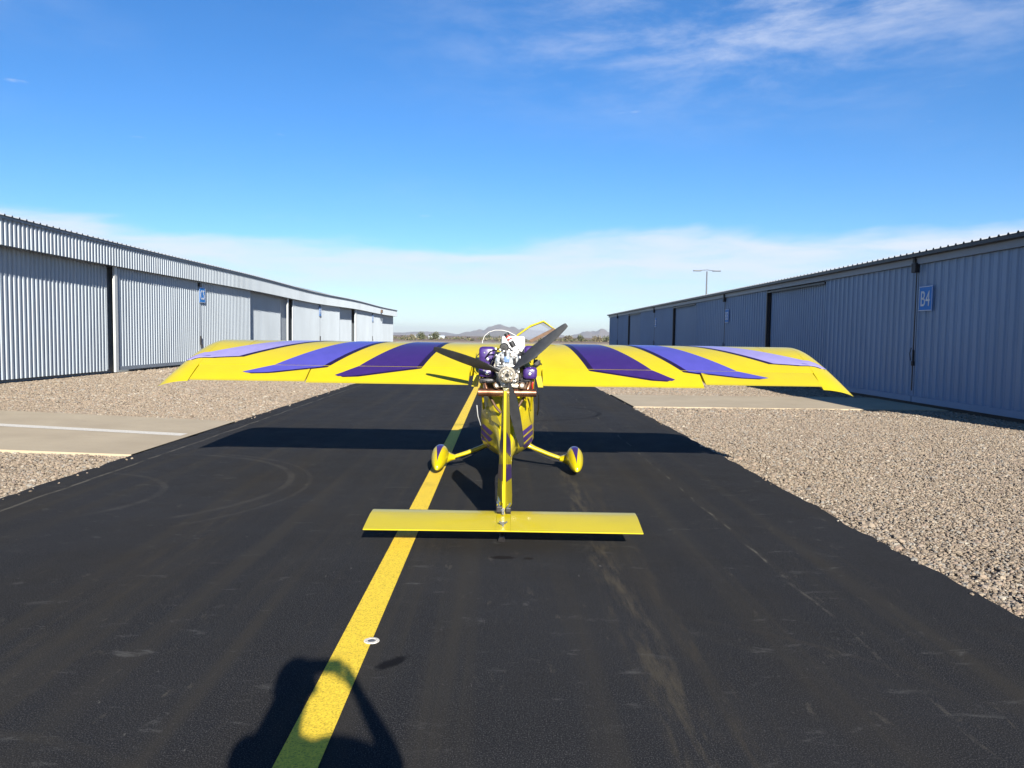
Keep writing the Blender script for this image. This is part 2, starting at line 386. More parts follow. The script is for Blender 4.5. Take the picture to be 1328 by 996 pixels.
# ------------------------------------------------------------------ mesh helpers
class MB:
    def __init__(s): s.v, s.f, s.m = [], [], []
    def add(s, vs, fs, mi=0):
        o = len(s.v); s.v += [tuple(v) for v in vs]
        s.f += [tuple(i+o for i in f) for f in fs]; s.m += [mi]*len(fs)
        return s
    def box(s, c, d, rot=None, mi=0, bev=0):
        hx, hy, hz = d[0]/2, d[1]/2, d[2]/2
        if bev:
            b = min(bev, hx*.9, hy*.9, hz*.9); vs = []
            bm = bmesh.new(); bmesh.ops.create_cube(bm, size=1)
            for v in bm.verts: v.co = Vector((v.co.x*2*hx, v.co.y*2*hy, v.co.z*2*hz))
            bmesh.ops.bevel(bm, geom=bm.edges[:], offset=b, segments=2, affect='EDGES', profile=.5)
            bm.verts.index_update(); vs = [v.co.copy() for v in bm.verts]; fs = [[v.index for v in f.verts] for f in bm.faces]; bm.free()
        else:
            vs = [Vector((x, y, z)) for x in (-hx, hx) for y in (-hy, hy) for z in (-hz, hz)]
            fs = [(0, 1, 3, 2), (4, 6, 7, 5), (0, 4, 5, 1), (2, 3, 7, 6), (0, 2, 6, 4), (1, 5, 7, 3)]
        if rot: vs = [rot @ v for v in vs]
        c = Vector(c)
        return s.add([v+c for v in vs], fs, mi)
    def tube(s, pts, r, n=10, mi=0, cap=True, squash=None):
        pts = [Vector(p) for p in pts]
        rs = r if isinstance(r, (list, tuple)) else [r]*len(pts)
        rings = []
        t0 = (pts[1]-pts[0]).normalized()
        a = t0.orthogonal().normalized()
        for i, p in enumerate(pts):
            t = ((pts[min(i+1, len(pts)-1)]-pts[max(i-1, 0)])).normalized()
            a = (a - t*a.dot(t)).normalized(); b = t.cross(a)
            rings.append([p + (a*math.cos(q)+b*math.sin(q))*rs[i] for q in (2*math.pi*k/n for k in range(n))])
        return s.rings(rings, mi, cap)
    def rings(s, rings, mi=0, cap=True, closed=True):
        n = len(rings[0]); vs = [v for q in rings for v in q]; fs = []
        for i in range(len(rings)-1):
            for k in range(n if closed else n-1):
                k2 = (k+1) % n
                fs.append((i*n+k, i*n+k2, (i+1)*n+k2, (i+1)*n+k))
        if cap:
            fs.append(tuple(reversed(range(n)))); fs.append(tuple((len(rings)-1)*n+k for k in range(n)))
        return s.add(vs, fs, mi)
    def lathe(s, c, axis, prof, n=20, mi=0):
        axis = Vector(axis).normalized(); a = axis.orthogonal().normalized(); b = axis.cross(a); c = Vector(c)
        rings = [[c + axis*h + (a*math.cos(q)+b*math.sin(q))*max(r, 1e-4) for q in (2*math.pi*k/n for k in range(n))] for h, r in prof]
        return s.rings(rings, mi, True)
    def prism(s, poly, d, axis='y', o=0.0, mi=0):
        """extrude a 2D polygon (in the plane square to axis) by d from o"""
        def P(p, h):
            return {'y': (p[0], h, p[1]), 'x': (h, p[0], p[1]), 'z': (p[0], p[1], h)}[axis]
        n = len(poly)
        vs = [P(p, o) for p in poly] + [P(p, o+d) for p in poly]
        fs = [tuple(range(n)), tuple(reversed(range(n, 2*n)))] + [(i, i+n, (i+1) % n+n, (i+1) % n) for i in range(n)]
        return s.add(vs, fs, mi)
    def mesh(s, name, mats, smooth=None):
        me = bpy.data.meshes.new(name); me.from_pydata(s.v, [], s.f)
        mats = mats if isinstance(mats, (list, tuple)) else [mats]
        for m in mats: me.materials.append(m)
        if len(mats) > 1: me.polygons.foreach_set('material_index', s.m)
        bm = bmesh.new(); bm.from_mesh(me); bmesh.ops.recalc_face_normals(bm, faces=bm.faces[:]); bm.to_mesh(me); bm.free()
        if smooth is not None: smooth_mesh(me, smooth)
        me.update()
        return me
    def obj(s, name, mats, parent=None, smooth=None, **tags):
        o = bpy.data.objects.new(name, s.mesh(name, mats, smooth)); C.objects.link(o)
        if parent: o.parent = parent
        for k, v in tags.items(): o[k] = v
        return o
def smooth_mesh(me, ang):
    for p in me.polygons: p.use_smooth = True
    if ang < 180: me.set_sharp_from_angle(angle=R(ang))
def thing(name, label, cat, loc=(0, 0, 0), rz=0.0, group=None):
    o = bpy.data.objects.new(name, None); C.objects.link(o); o.location = loc; o.rotation_euler = (0, 0, rz)
    o.empty_display_size = .3
    o['label'] = label; o['category'] = cat
    if group: o['group'] = group
    return o
def copy_tree(o, parent=None):
    c = o.copy(); C.objects.link(c); c.parent = parent
    for ch in list(o.children): copy_tree(ch, c)
    return c
def text_mesh(txt, size, extrude):
    cu = bpy.data.curves.new('lettering', 'FONT'); cu.body = txt; cu.size = size; cu.extrude = extrude
    cu.align_x = 'CENTER'; cu.align_y = 'CENTER'
    o = bpy.data.objects.new('lettering', cu); C.objects.link(o)
    dg = bpy.context.evaluated_depsgraph_get(); me = bpy.data.meshes.new_from_object(o.evaluated_get(dg))
    bpy.data.objects.remove(o); return me

# ------------------------------------------------------------------ ground
def gz(x):      # the ground climbs gently towards the hangar on the left
    return max(0.0, (-x-4.95))*.0252 if x > -13.2 else .208
def structure(o): o['kind'] = 'structure'; return o
m = MB()
xs = [-9000, -3000, -600, -120, -45, 45, 120, 600, 3000, 9000]; ys = [-400, -40, 0, 60, 110, 200, 500, 1500, 4000, 9000, 14000]
m.add([(x, y, -.13) for y in ys for x in xs], [(j*10+i, j*10+i+1, (j+1)*10+i+1, (j+1)*10+i) for j in range(10) for i in range(9)])
structure(m.obj('ground', MT['soil']))
def strip(name, xf, ys, z, mat, thick=.08):
    m = MB(); n = len(xf(ys[0]))
    top = [[(x, y, z+gz(x)) for x in xf(y)] for y in ys]
    vs = [p for r in top for p in r]; fs = [(j*n+i, j*n+i+1, (j+1)*n+i+1, (j+1)*n+i) for j in range(len(ys)-1) for i in range(n-1)]
    m.add(vs, fs)
    for i in (0, n-1):
        e = [r[i] for r in top]; b = [(p[0], p[1], p[2]-thick) for p in e]; k = len(e)
        m.add(e+b, [(j, j+1, k+j+1, k+j) for j in range(k-1)])
    for j in (0, len(ys)-1):
        e = top[j]; b = [(p[0], p[1], p[2]-thick) for p in e]
        m.add(list(e)+b, [(i, i+1, n+i+1, n+i) for i in range(n-1)])
    return structure(m.obj(name, mat))
def fr(a, b, n): return [a+(b-a)*i/n for i in range(n+1)]
def wob(y, s, k): return .055*mnoise.noise((y*1.3+s, k, 0)) + .03*mnoise.noise((y*5.1, k, s)) + .014*mnoise.noise((y*17., k, s))
ROADL, ROADR = -4.74, 3.06
def roadx(y):
    l, r = ROADL+wob(y, 3, 1), ROADR+wob(y, 9, 4)
    return [l, l+.06] + [l+.06+(r-l-.12)*i/6 for i in range(1, 6)] + [r-.06, r]
yy = fr(-12, 40, 520) + fr(40, 150, 110)[1:]
strip('road', roadx, yy, 0.0, MT['asphalt'], .10)
strip('gravel_base', lambda y: [-13.6, -11, -8, -6, -5, -4.4], fr(-12, 110, 60), -.052, MT['gbase'], .05).name = 'gravel_bed'
strip('gravel_bed', lambda y: [2.8, 5, 8, 11.3], fr(-12, 110, 60), -.052, MT['gbase'], .05)
PADS_L = [(10.02, 13.95, .085), (31.6, 35.5, .0), (53, 57, 0)]
PADS_R = [(18.0, 21.75, .0), (34.7, 38.4, 0), (51.3, 55, 0)]
def slab(x0, x1, y0, y1, skew):
    m = MB()
    xs = fr(x0, x1, 8)
    v = [(x, yb+abs(x-x0)*skew*k+.02*mnoise.noise((x*2, yb, 0)), -.006+gz(x)) for yb, k in ((y0, .15), (y1, 1)) for x in xs]
    v += [(p[0], p[1], p[2]-.1) for p in v[:]]
    n = 9; fs = [(i, i+1, n+i+1, n+i) for i in range(n-1)] + [(2*n+i, 2*n+i+1, i+1, i) for i in range(n-1)] + [(n+i, n+i+1, 3*n+i+1, 3*n+i) for i in range(n-1)]
    m.add(v, fs); return structure(m.obj('concrete_path', MT['concrete']))
for a, b, s in PADS_L: slab(-4.80, -13.0, a, b, s)
for a, b, s in PADS_R: slab(3.14, 10.62, a, b, s)
# painted lines
m = MB()
for i, y in enumerate(fr(-3, 140, 286)):
    a = .004*mnoise.noise((y*6, 0, 0)); b = .004*mnoise.noise((y*6, 5, 0))
    m.v += [(-.822+a, y, .004), (-.655+b, y, .004)]
    if i: m.f.append((2*i-2, 2*i-1, 2*i+1, 2*i)); m.m.append(0)
structure(m.obj('yellow_line_marking', MT['yline']))
m = MB(); xs = fr(-4.93, -13.0, 20)
m.add([(x, 11.87+(-4.93-x)*.11+k, gz(x)-.002) for k in (0, .27) for x in xs], [(i, i+1, 21+i+1, 21+i) for i in range(20)])
structure(m.obj('white_line_marking', MT['wline']))
# survey marker
t = thing('survey_marker', 'small white painted ring with metal pin beside the yellow line', 'survey marker', (-.655, 3.93, .004))
m = MB(); m.lathe((0, 0, 0), (0, 0, 1), [(0, .041), (.003, .040), (.0035, .023), (.001, .022)], 24)
m.obj('ring', MT['wline'], t)
m = MB(); m.lathe((0, 0, 0), (0, 0, 1), [(0, .022), (.003, .02), (.006, .010), (.0065, .001)], 16); m.obj('pin', MT['lamp'], t)

# gravel stones: geometry nodes scatter small crushed stones over the beds (one stuff object per side)
def gravel(name, x0, x1, label):
    rnd = random.Random(len(name)+int(x0*10))
    pts, scl = [], []
    for y0, y1, dens, s in ((2.0, 9.0, 2900, .0112), (9.0, 16.0, 1700, .0135), (16.0, 26.0, 700, .020), (26, 42, 170, .034)):
        n = int(dens*(y1-y0)*(x1-x0))
        for _ in range(n):
            x, y = rnd.uniform(x0, x1), rnd.uniform(y0, y1)
            if abs(x)/max(y, .1) > 1.15: continue      # well outside any step-aside view
            skip = False
            for a, b, sk in (PADS_L if x < 0 else PADS_R):
                e = abs(x+4.8)*sk if x < 0 else 0
                if a-.0 < y < b+e and rnd.random() > .006: skip = True
            if skip: continue
            edge = (ROADL+wob(y, 3, 1)-x) if x < 0 else (x-ROADR-wob(y, 9, 4))
            if edge < .02 and rnd.random() > .012: continue
            k = s*math.exp(rnd.gauss(0, .32))
            if edge < .35 and rnd.random() < .06: k *= 1.9
            z = gz(x)-.045 + rnd.random()*.014 + max(0, .02*mnoise.noise((x*.8, y*.8, 1)))
            if edge < 0: z = .004
            pts.append((x, y, z)); scl.append(k)
    me = bpy.data.meshes.new(name); me.from_pydata(pts, [], [])
    at = me.attributes.new('stone_scale', 'FLOAT', 'POINT'); at.data.foreach_set('value', scl)
    o = bpy.data.objects.new(name, me); C.objects.link(o); me.materials.append(MT['stone'])
    o['kind'] = 'stuff'; o['label'] = label; o['category'] = 'gravel'
    ng = bpy.data.node_groups.new('scatter_stones', 'GeometryNodeTree')
    ng.interface.new_socket('Geometry', in_out='INPUT', socket_type='NodeSocketGeometry')
    ng.interface.new_socket('Geometry', in_out='OUTPUT', socket_type='NodeSocketGeometry')
    nn, L = ng.nodes.new, ng.links.new
    gi, go = nn('NodeGroupInput'), nn('NodeGroupOutput')
    variants = nn('GeometryNodeGeometryToInstance')
    for k in range(3):
        ic = nn('GeometryNodeMeshIcoSphere'); ic.inputs['Radius'].default_value = 1; ic.inputs['Subdivisions'].default_value = 2 if k else 1
        nz = nn('ShaderNodeTexNoise'); nz.noise_dimensions = '4D'; nz.inputs['W'].default_value = k*7.3+1; nz.inputs['Scale'].default_value = .9; nz.inputs['Detail'].default_value = 1
        sb = nn('ShaderNodeVectorMath'); sb.operation = 'SUBTRACT'; sb.inputs[1].default_value = (.5, .5, .5); L(nz.outputs['Color'], sb.inputs[0])
        ml = nn('ShaderNodeVectorMath'); ml.operation = 'SCALE'; ml.inputs['Scale'].default_value = 1.7; L(sb.outputs[0], ml.inputs[0])
        sp = nn('GeometryNodeSetPosition'); L(ic.outputs['Mesh'], sp.inputs['Geometry']); L(ml.outputs[0], sp.inputs['Offset'])
        sm = nn('GeometryNodeSetMaterial'); sm.inputs['Material'].default_value = MT['stone']; L(sp.outputs[0], sm.inputs[0])
        L(sm.outputs[0], variants.inputs[0])
    iop = nn('GeometryNodeInstanceOnPoints'); iop.inputs['Pick Instance'].default_value = True
    L(gi.outputs[0], iop.inputs['Points']); L(variants.outputs[0], iop.inputs['Instance'])
    rv = nn('FunctionNodeRandomValue'); rv.data_type = 'FLOAT_VECTOR'; rv.inputs[0].default_value = (-.5, -.5, 0); rv.inputs[1].default_value = (.5, .5, 6.28)
    L(rv.outputs[0], iop.inputs['Rotation'])
    na = nn('GeometryNodeInputNamedAttribute'); na.data_type = 'FLOAT'; na.inputs['Name'].default_value = 'stone_scale'
    r2 = nn('FunctionNodeRandomValue'); r2.data_type = 'FLOAT_VECTOR'; r2.inputs[0].default_value = (.75, .6, .38); r2.inputs[1].default_value = (1.25, 1.0, .66); r2.inputs['Seed'].default_value = 5
    vm = nn('ShaderNodeVectorMath'); vm.operation = 'SCALE'; L(r2.outputs[0], vm.inputs[0]); L(na.outputs[0], vm.inputs['Scale'])
    L(vm.outputs[0], iop.inputs['Scale'])
    L(iop.outputs[0], go.inputs[0])
    md = o.modifiers.new('stones', 'NODES'); md.node_group = ng
    return o
gravel('gravel', 3.0, 10.7, 'tan crushed stone spread between the asphalt and the shaded hangar')
gravel('gravel', -13.0, -4.6, 'tan crushed stone spread between the asphalt and the sunlit hangar')

# ------------------------------------------------------------------ hangars
def ribs(y0, y1, pitch, depth, kind='box'):
    """profile points (y, d) of a ribbed sheet between y0 and y1"""
    n = max(1, round((y1-y0)/pitch)); p = (y1-y0)/n; out = []
    for i in range(n):
        a = y0+i*p
        if kind == 'box': out += [(a, 0), (a+.28*p, 0), (a+.40*p, depth), (a+.74*p, depth), (a+.86*p, 0)]
        else: out += [(a, 0), (a+.34*p, 0), (a+.36*p, depth*.2), (a+.39*p, 0), (a+.62*p, 0), (a+.70*p, depth), (a+.84*p, depth), (a+.92*p, 0)]
    out.append((y1, 0)); return out
def rib_sheet(X, sgn, y0, y1, zb, zt, pitch, depth, kind='box', back=.03):
    """ribbed wall sheet standing at x = X, ribs proud by depth along sgn; zb/zt are functions of y"""
    pr = ribs(y0, y1, pitch, depth, kind); m = MB(); n = len(pr)
    m.add([(X+sgn*d, y, zb(y)) for y, d in pr] + [(X+sgn*d, y, zt(y)) for y, d in pr], [(i, i+1, n+i+1, n+i) for i in range(n-1)])
    m.add([(X-sgn*back, y0, zb(y0)), (X-sgn*back, y1, zb(y1)), (X-sgn*back, y1, zt(y1)), (X-sgn*back, y0, zt(y0)), (X, y0, zb(y0)), (X, y1, zb(y1)), (X, y1, zt(y1)), (X, y0, zt(y0))],
          [(0, 1, 2, 3), (0, 3, 7, 4), (1, 5, 6, 2), (0, 4, 5, 1), (3, 2, 6, 7)])
    return m
GL = .208
def sag(y):
    return -.05*math.exp(-((y-33)/9)**2) - .08*math.exp(-((y-54)/13)**2) + .03*math.sin(y*.21)
k0 = lambda z: (lambda y: z)
def sagz(z): return lambda y: z+sag(y)

def left_hangar():
    t = thing('hangar', 'long pale grey ribbed steel hangar in sunlight with overhanging fascia, left of the taxiway', 'hangar', (0, 0, 0))
    y0, y1 = 9.0, 95.0
    XF, X1, X2, X3 = -12.87, -13.06, -13.22, -13.33
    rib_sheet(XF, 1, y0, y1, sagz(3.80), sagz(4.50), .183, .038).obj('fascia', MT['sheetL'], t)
    m = MB()     # soffit and back of fascia
    ys = fr(y0, y1, 43)
    m.add([(x, y, 3.805+sag(y)) for y in ys for x in (XF, -13.40)], [(2*i, 2*i+1, 2*i+3, 2*i+2) for i in range(43)])
    m.obj('soffit', MT['trim'], t)
    m = MB()
    m.add([(-12.80, y, 4.47+sag(y)) for y in ys]+[(-12.80, y, 4.535+sag(y)) for y in ys]+[(-12.845, y, 4.47+sag(y)) for y in ys],
          [(i, i+1, 44+i+1, 44+i) for i in range(43)]+[(88+i, 88+i+1, i+1, i) for i in range(43)])
    m.obj('eave_trim', MT['trim'], t)
    # roof: ribs run from eave to ridge
    m = MB(); pr = ribs(y0-.1, y1+.25, .305, .045, 'r'); n = len(pr)
    pr = [(y, d) for y, d in pr]
    m.add([(-12.76, y, 4.545+sag(y)+d) for y, d in pr] + [(-22.5, y, 5.35+.4*sag(y)+d) for y, d in pr] + [(-32.2, y, 4.545+d) for y, d in pr],
          [(i, i+1, n+i+1, n+i) for i in range(n-1)] + [(n+i, n+i+1, 2*n+i+1, 2*n+i) for i in range(n-1)])
    m.obj('roof', MT['rooft'], t)
    # back wall, gable ends, wall behind the doors
    m = MB()
    m.add([(-32, y0, 0), (-32, y1, 0), (-32, y1, 4.52), (-32, y0, 4.52)], [(0, 1, 2, 3)])
    for y in (y0+.02, y1-.02): m.add([(-13.42, y, -.1), (-32, y, -.1), (-32, y, 4.5), (-22.5, y, 5.3), (-13.42, y, 4.45)], [(0, 1, 2, 3, 4)])
    m.add([(-13.42, y0, 0), (-13.42, y1, 0), (-13.42, y1, 4.4), (-13.42, y0, 4.4)], [(0, 1, 2, 3)])
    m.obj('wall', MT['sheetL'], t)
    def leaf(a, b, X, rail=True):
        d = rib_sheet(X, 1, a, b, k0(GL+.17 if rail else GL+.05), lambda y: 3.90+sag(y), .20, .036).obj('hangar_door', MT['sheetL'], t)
        if rail:
            r = MB(); r.box((X+.012, (a+b)/2, GL+.115), (.085, b-a-.01, .125)); r.obj('bottom_rail', MT['trim'], d)
        for e, w_ in ((a, .05), (b, .05)):
            r = MB(); r.box((X+.012, e+(w_/2+.004 if e == a else -w_/2-.004), 2.05), (.06, w_, 3.5)); r.obj('door_edge_trim', MT['sheetL'], d)
        return d
    for u in (-22, 0, 22, 44.4):
        k = 0 if u < 40 else .35
        d0, d1, d2, d3 = 26.42+u, 33.5+u, 40.2+u+(.1 if u == 22 else 0), 46.62+u
        if u == -22: leaf(11.6, 18.2, X1); leaf(18.25, 26.0, X2, False)
        elif u == 44.4:
            leaf(68.85, 78.0, X1); leaf(78.05, 84.5, X1); leaf(84.55, 94.9, X3)
        else:
            leaf(d0, d1-.02, X1); leaf(d1+.02, d2, X1); leaf(d2+.05, d3, X3, False)
        p = 25.8+22+u if u < 40 else None
        if p and p < 80:
            m = MB(); m.box((-13.01, p+.40+(0 if p < 47 else -1.05), 2.02), (.07, .20, 3.62)); m.obj('door_post', MT['trimw'], t)
    # door latches and track ends at the meeting seams
    for y in (33.5, 55.5, 78.0):
        m = MB(); m.box((-12.985, y-.05, 3.66+sag(y)), (.10, .22, .16), bev=.01); m.obj('track_end', MT['darkmetal'], t)
        m = MB(); m.box((-12.99, y, 1.25), (.06, .06, .36)); m.box((-12.975, y+.05, 1.02), (.07, .10, .14), bev=.01)
        m.tube([(-12.97, y-.02, 1.4), (-12.96, y-.05, 1.25), (-12.97, y-.03, 1.05)], .012, 6); m.obj('latch', MT['darkmetal'], t)
    return t
left_hangar()

def right_hangar():
    t = thing('hangar', 'long grey blue ribbed steel hangar in shade with flush sliding doors, right of the taxiway', 'hangar', (0, 0, 0))
    y0, y1 = 9.0, 76.0
    X1, X2 = 10.66, 10.78
    m = MB(); pr = ribs(y0-.1, y1+.15, .305, .04, 'r'); n = len(pr)
    m.add([(10.42, y, 3.84+d) for y, d in pr] + [(20.5, y, 4.65+d) for y, d in pr] + [(30.6, y, 3.84+d) for y, d in pr],
          [(i, i+1, n+i+1, n+i) for i in range(n-1)] + [(n+i, n+i+1, 2*n+i+1, 2*n+i) for i in range(n-1)])
    m.obj('roof', MT['rooft'], t)
    m = MB(); m.box((10.455, (y0+y1)/2, 3.79), (.05, y1-y0, .075)); m.box((10.56, (y0+y1)/2, 3.755), (.20, y1-y0-.02, .02)); m.obj('eave_trim', MT['darkmetal'], t)
    m = MB(); m.box((10.60, (y0+y1)/2, 3.66), (.06, y1-y0-.02, .17)); m.obj('header', MT['trim'], t)
    m = MB()
    m.add([(30.4, y0, 0), (30.4, y1, 0), (30.4, y1, 3.82), (30.4, y0, 3.82)], [(0, 1, 2, 3)])
    for y in (y0+.02, y1-.02): m.add([(10.86, y, -.1), (30.4, y, -.1), (30.4, y, 3.8), (20.5, y, 4.6), (10.86, y, 3.75)], [(0, 1, 2, 3, 4)])
    m.add([(10.86, y0, 0), (10.86, y1, 0), (10.86, y1, 3.8), (10.86, y0, 3.8)], [(0, 1, 2, 3)])
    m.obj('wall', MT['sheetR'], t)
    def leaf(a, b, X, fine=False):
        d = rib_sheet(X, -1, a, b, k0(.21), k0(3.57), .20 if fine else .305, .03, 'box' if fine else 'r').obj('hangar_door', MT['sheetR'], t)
        r = MB(); r.box((X-.012, (a+b)/2, .135), (.085, b-a-.01, .145)); r.obj('bottom_rail', MT['sheetR'], d)
    for s in (19.65, 36.5, 53.3, 70.1):
        hi = 5.6
        leaf(s-5.6 if s > 20 else 13.2, s-.02, X1); leaf(s+.02, s+hi, X1)
        leaf(s+hi+.05, s+hi+5.4 if s < 70 else 75.9, X2, True)
        if s < 60:
            m = MB(); m.box((10.70, s+11.2, 1.85), (.14, .09, 3.5)); m.obj('door_post', MT['darkmetal'], t)
            m = MB(); m.box((10.635, s+8.4, 3.50), (.05, 5.5, .06)); m.obj('door_track', MT['darkmetal'], t)
        m = MB(); m.box((10.565, s, 3.49), (.12, .20, .24), bev=.015); m.box((10.57, s+.02, 3.69), (.10, .10, .14)); m.obj('track_end', MT['black'], t)
        m = MB(); m.box((10.61, s, 1.24), (.04, .035, .30)); m.box((10.595, s-.02, 1.05), (.06, .075, .12), bev=.01)
        m.tube([(10.58, s+.05, 1.45), (10.56, s+.08, 1.3), (10.58, s+.06, 1.12)], .012, 6); m.obj('latch', MT['black'], t)
        m = MB(); m.box((10.605, s, 1.95), (.02, .022, 3.2)); m.obj('door_seam', MT['darkmetal'], t)
    m = MB(); m.box((10.80, (y0+y1)/2, .03), (.25, y1-y0-.1, .16)); m.obj('sill', MT['black'], t)
    return t
right_hangar()

def sign(txt, X, y, z, w_, h, face, label):
    """blue unit sign: plate, white border strips, lettering; face = +1 looks to +x, -1 looks to -x"""
    t = thing('unit_sign', label, 'sign', (X, y, z), R(90) if face > 0 else R(-90), 'blue unit signs on the hangars')
    m = MB(); m.box((0, 0, 0), (w_, .012, h), bev=.004); m.obj('plate', MT['sign'], t)
    m = MB(); b = .018
    for cz in (-1, 1): m.box((0, -.008, cz*(h/2-b)), (w_-.01, .006, b))
    for cx in (-1, 1): m.box((cx*(w_/2-b), -.0075, 0), (b*.7, .005, h-.09))
    m.obj('border', MT['signw'], t)
    if txt:
        me = text_mesh(txt, .46*h/.62, .003)
        xs = [v.co.x for v in me.vertices]; ys = [v.co.y for v in me.vertices]
        cx, cy = (max(xs)+min(xs))/2, (max(ys)+min(ys))/2; sx = w_*.66/(max(xs)-min(xs)); sy = h*.60/(max(ys)-min(ys))
        for v in me.vertices: v.co = Vector(((v.co.x-cx)*sx, -.010-v.co.z, (v.co.y-cy)*sy))
        me.materials.clear(); me.materials.append(MT['signw'])
        o = bpy.data.objects.new('lettering', me); C.objects.link(o); o.parent = t
    return t
sign('B4', 10.605, 19.18, 2.69, .62, .63, -1, 'blue sign reading B4 on the shaded hangar, nearest on the right')
sign('B3', 10.605, 36.15, 2.70, .62, .63, -1, 'middle blue sign along the shaded hangar, between the nearest and the farthest')
sign('B2', 10.605, 52.9, 2.70, .62, .63, -1, 'smallest and farthest blue sign on the shaded hangar')
sign('C5', -12.99, 33.72, 3.20, .66, .68, 1, 'blue sign reading C5 on the sunlit hangar, nearest on the left')
sign('C4', -12.99, 55.5, 3.18, .66, .68, 1, 'middle blue sign on the sunlit hangar, half way along it')
sign('C3', -12.99, 78.2, 3.22, .66, .68, 1, 'farthest blue sign on the sunlit hangar, below the flood light')
# flood light on the fascia of the left hangar
t = thing('flood_light', 'small brown flood light fixed to the far end of the sunlit fascia', 'flood light', (-12.78, 82.0, 4.05))
m = MB(); m.box((.10, 0, 0), (.16, .42, .34), bev=.03); m.obj('housing', MT['rust'], t)
m = MB(); m.box((.02, 0, .05), (.10, .08, .08)); m.obj('bracket', MT['lamp'], t)
# street lamp behind the right hangar
t = thing('street_lamp', 'tall twin arm lamp post rising behind the shaded hangar roof', 'street lamp', (21.25, 80, -.1))
m = MB(); m.tube([(0, 0, 0), (0, 0, 8.7)], [.11, .07], 10); m.obj('pole', MT['lamp'], t)
m = MB(); m.tube([(-1.0, 0, 8.78), (0, 0, 8.86), (1.0, 0, 8.74)], .035, 8); m.obj('arm', MT['lamp'], t)
for s in (-1, 1):
    m = MB(); m.box((s*1.0, 0, 8.76), (.85, .34, .11), bev=.04); m.obj('lamp_head', MT['lamp'], t)

# ------------------------------------------------------------------ far land
def hill(cx, cy, wd, dp, h, seed, name='hills'):
    m = MB(); nx, ny = 70, 16
    for j in range(ny+1):
        for i in range(nx+1):
            u, v = i/nx*2-1, j/ny*2-1
            e = max(0, 1-u*u)*max(0, 1-v*v)
            q = mnoise.fractal((u*3.2+seed, v*1.6, seed), 1.0, 2.0, 4)
            z = h*e*max(0.02, .66+.36*q+.25*math.exp(-((u-.1)/.25)**2))
            m.v.append((cx+u*wd, cy+v*dp, -2+z))
    for j in range(ny):
        for i in range(nx):
            a = j*(nx+1)+i; m.f.append((a, a+1, a+nx+2, a+nx+1)); m.m.append(0)
    return structure(m.obj(name, MT['hill'], smooth=180))
hill(-20, 7200, 420, 500, 105, 2.2); hill(260, 7600, 420, 500, 88, 5.1); hill(860, 7000, 260, 400, 78, 8.3); hill(-900, 8200, 900, 400, 50, 3.7); hill(1150, 8300, 500, 400, 60, 1.4)

def crown(rnd, r, h, n, base=.25):
    """many small leaf-cluster faces through a lumpy volume"""
    m = MB()
    lobes = [(Vector((rnd.uniform(-.5, .5)*r, rnd.uniform(-.5, .5)*r, h*rnd.uniform(base+.1, .8))), r*rnd.uniform(.35, .62)) for _ in range(7)]
    for _ in range(n):
        c, q = rnd.choice(lobes)
        d = Vector((rnd.gauss(0, 1), rnd.gauss(0, 1), rnd.gauss(0, 1))).normalized()
        p = c + d*q*rnd.uniform(.6, 1.05); p.z = max(p.z, h*.06)
        s = r*rnd.uniform(.07, .15)
        a = Vector((rnd.gauss(0, 1), rnd.gauss(0, 1), rnd.gauss(0, 1))).normalized(); b = a.orthogonal().normalized(); e = a.cross(b)
        m.add([p+b*s, p+e*s*.7, p-b*s, p-e*s*.7], [(0, 1, 2, 3)])
    return m
def tree(x, y, r, h, label, leaf, seed, kind='desert_tree'):
    rnd = random.Random(seed)
    t = thing(kind, label, 'tree' if kind == 'desert_tree' else 'bush', (x, y, -.13), 0, 'trees and bushes on the far side of the field')
    m = MB(); m.tube([(0, 0, 0), (.1*r, 0, h*.3), (-.05*r, .05*r, h*.55)], [.09*r, .07*r, .03*r], 7)
    for k in range(4):
        a = k*1.6+rnd.random(); m.tube([(.08*r, 0, h*.25), (math.cos(a)*r*.4, math.sin(a)*r*.4, h*.6)], [.05*r, .015*r], 5)
    m.obj('trunk', MT['bark'], t)
    crown(rnd, r, h, 420).obj('crown', leaf, t)
    return t
Ls = MT['leaf'], MT['leaf2']
TR = [(-31.6, 300, 2.3, 3.1, 'round green tree on the horizon, nearer the sunlit hangar end'),
      (-26.0, 300, 2.5, 3.0, 'broad green tree on the horizon, just right of the round one'),
      (-6.0, 340, 2.0, 2.2, 'small tree on the horizon left of the cockpit windscreen'),
      (26.5, 300, 2.3, 2.6, 'bushy tree on the horizon beside the raised propeller blade tip'),
      (31.5, 300, 2.2, 2.5, 'second bushy tree right of the raised propeller blade'),
      (37.5, 300, 2.6, 2.3, 'low wide tree on the horizon right of the propeller'),
      (44.0, 320, 2.4, 2.4, 'tree on the horizon closest to the end of the shaded hangar'),
      (-37.0, 320, 1.8, 2.0, 'small olive bush at the corner of the sunlit hangar')]
for i, (x, y, r, h, lb) in enumerate(TR): tree(x, y, r, h*.85, lb, Ls[i % 2 if i > 2 else 0], 40+i)
rnd = random.Random(5); m = MB()
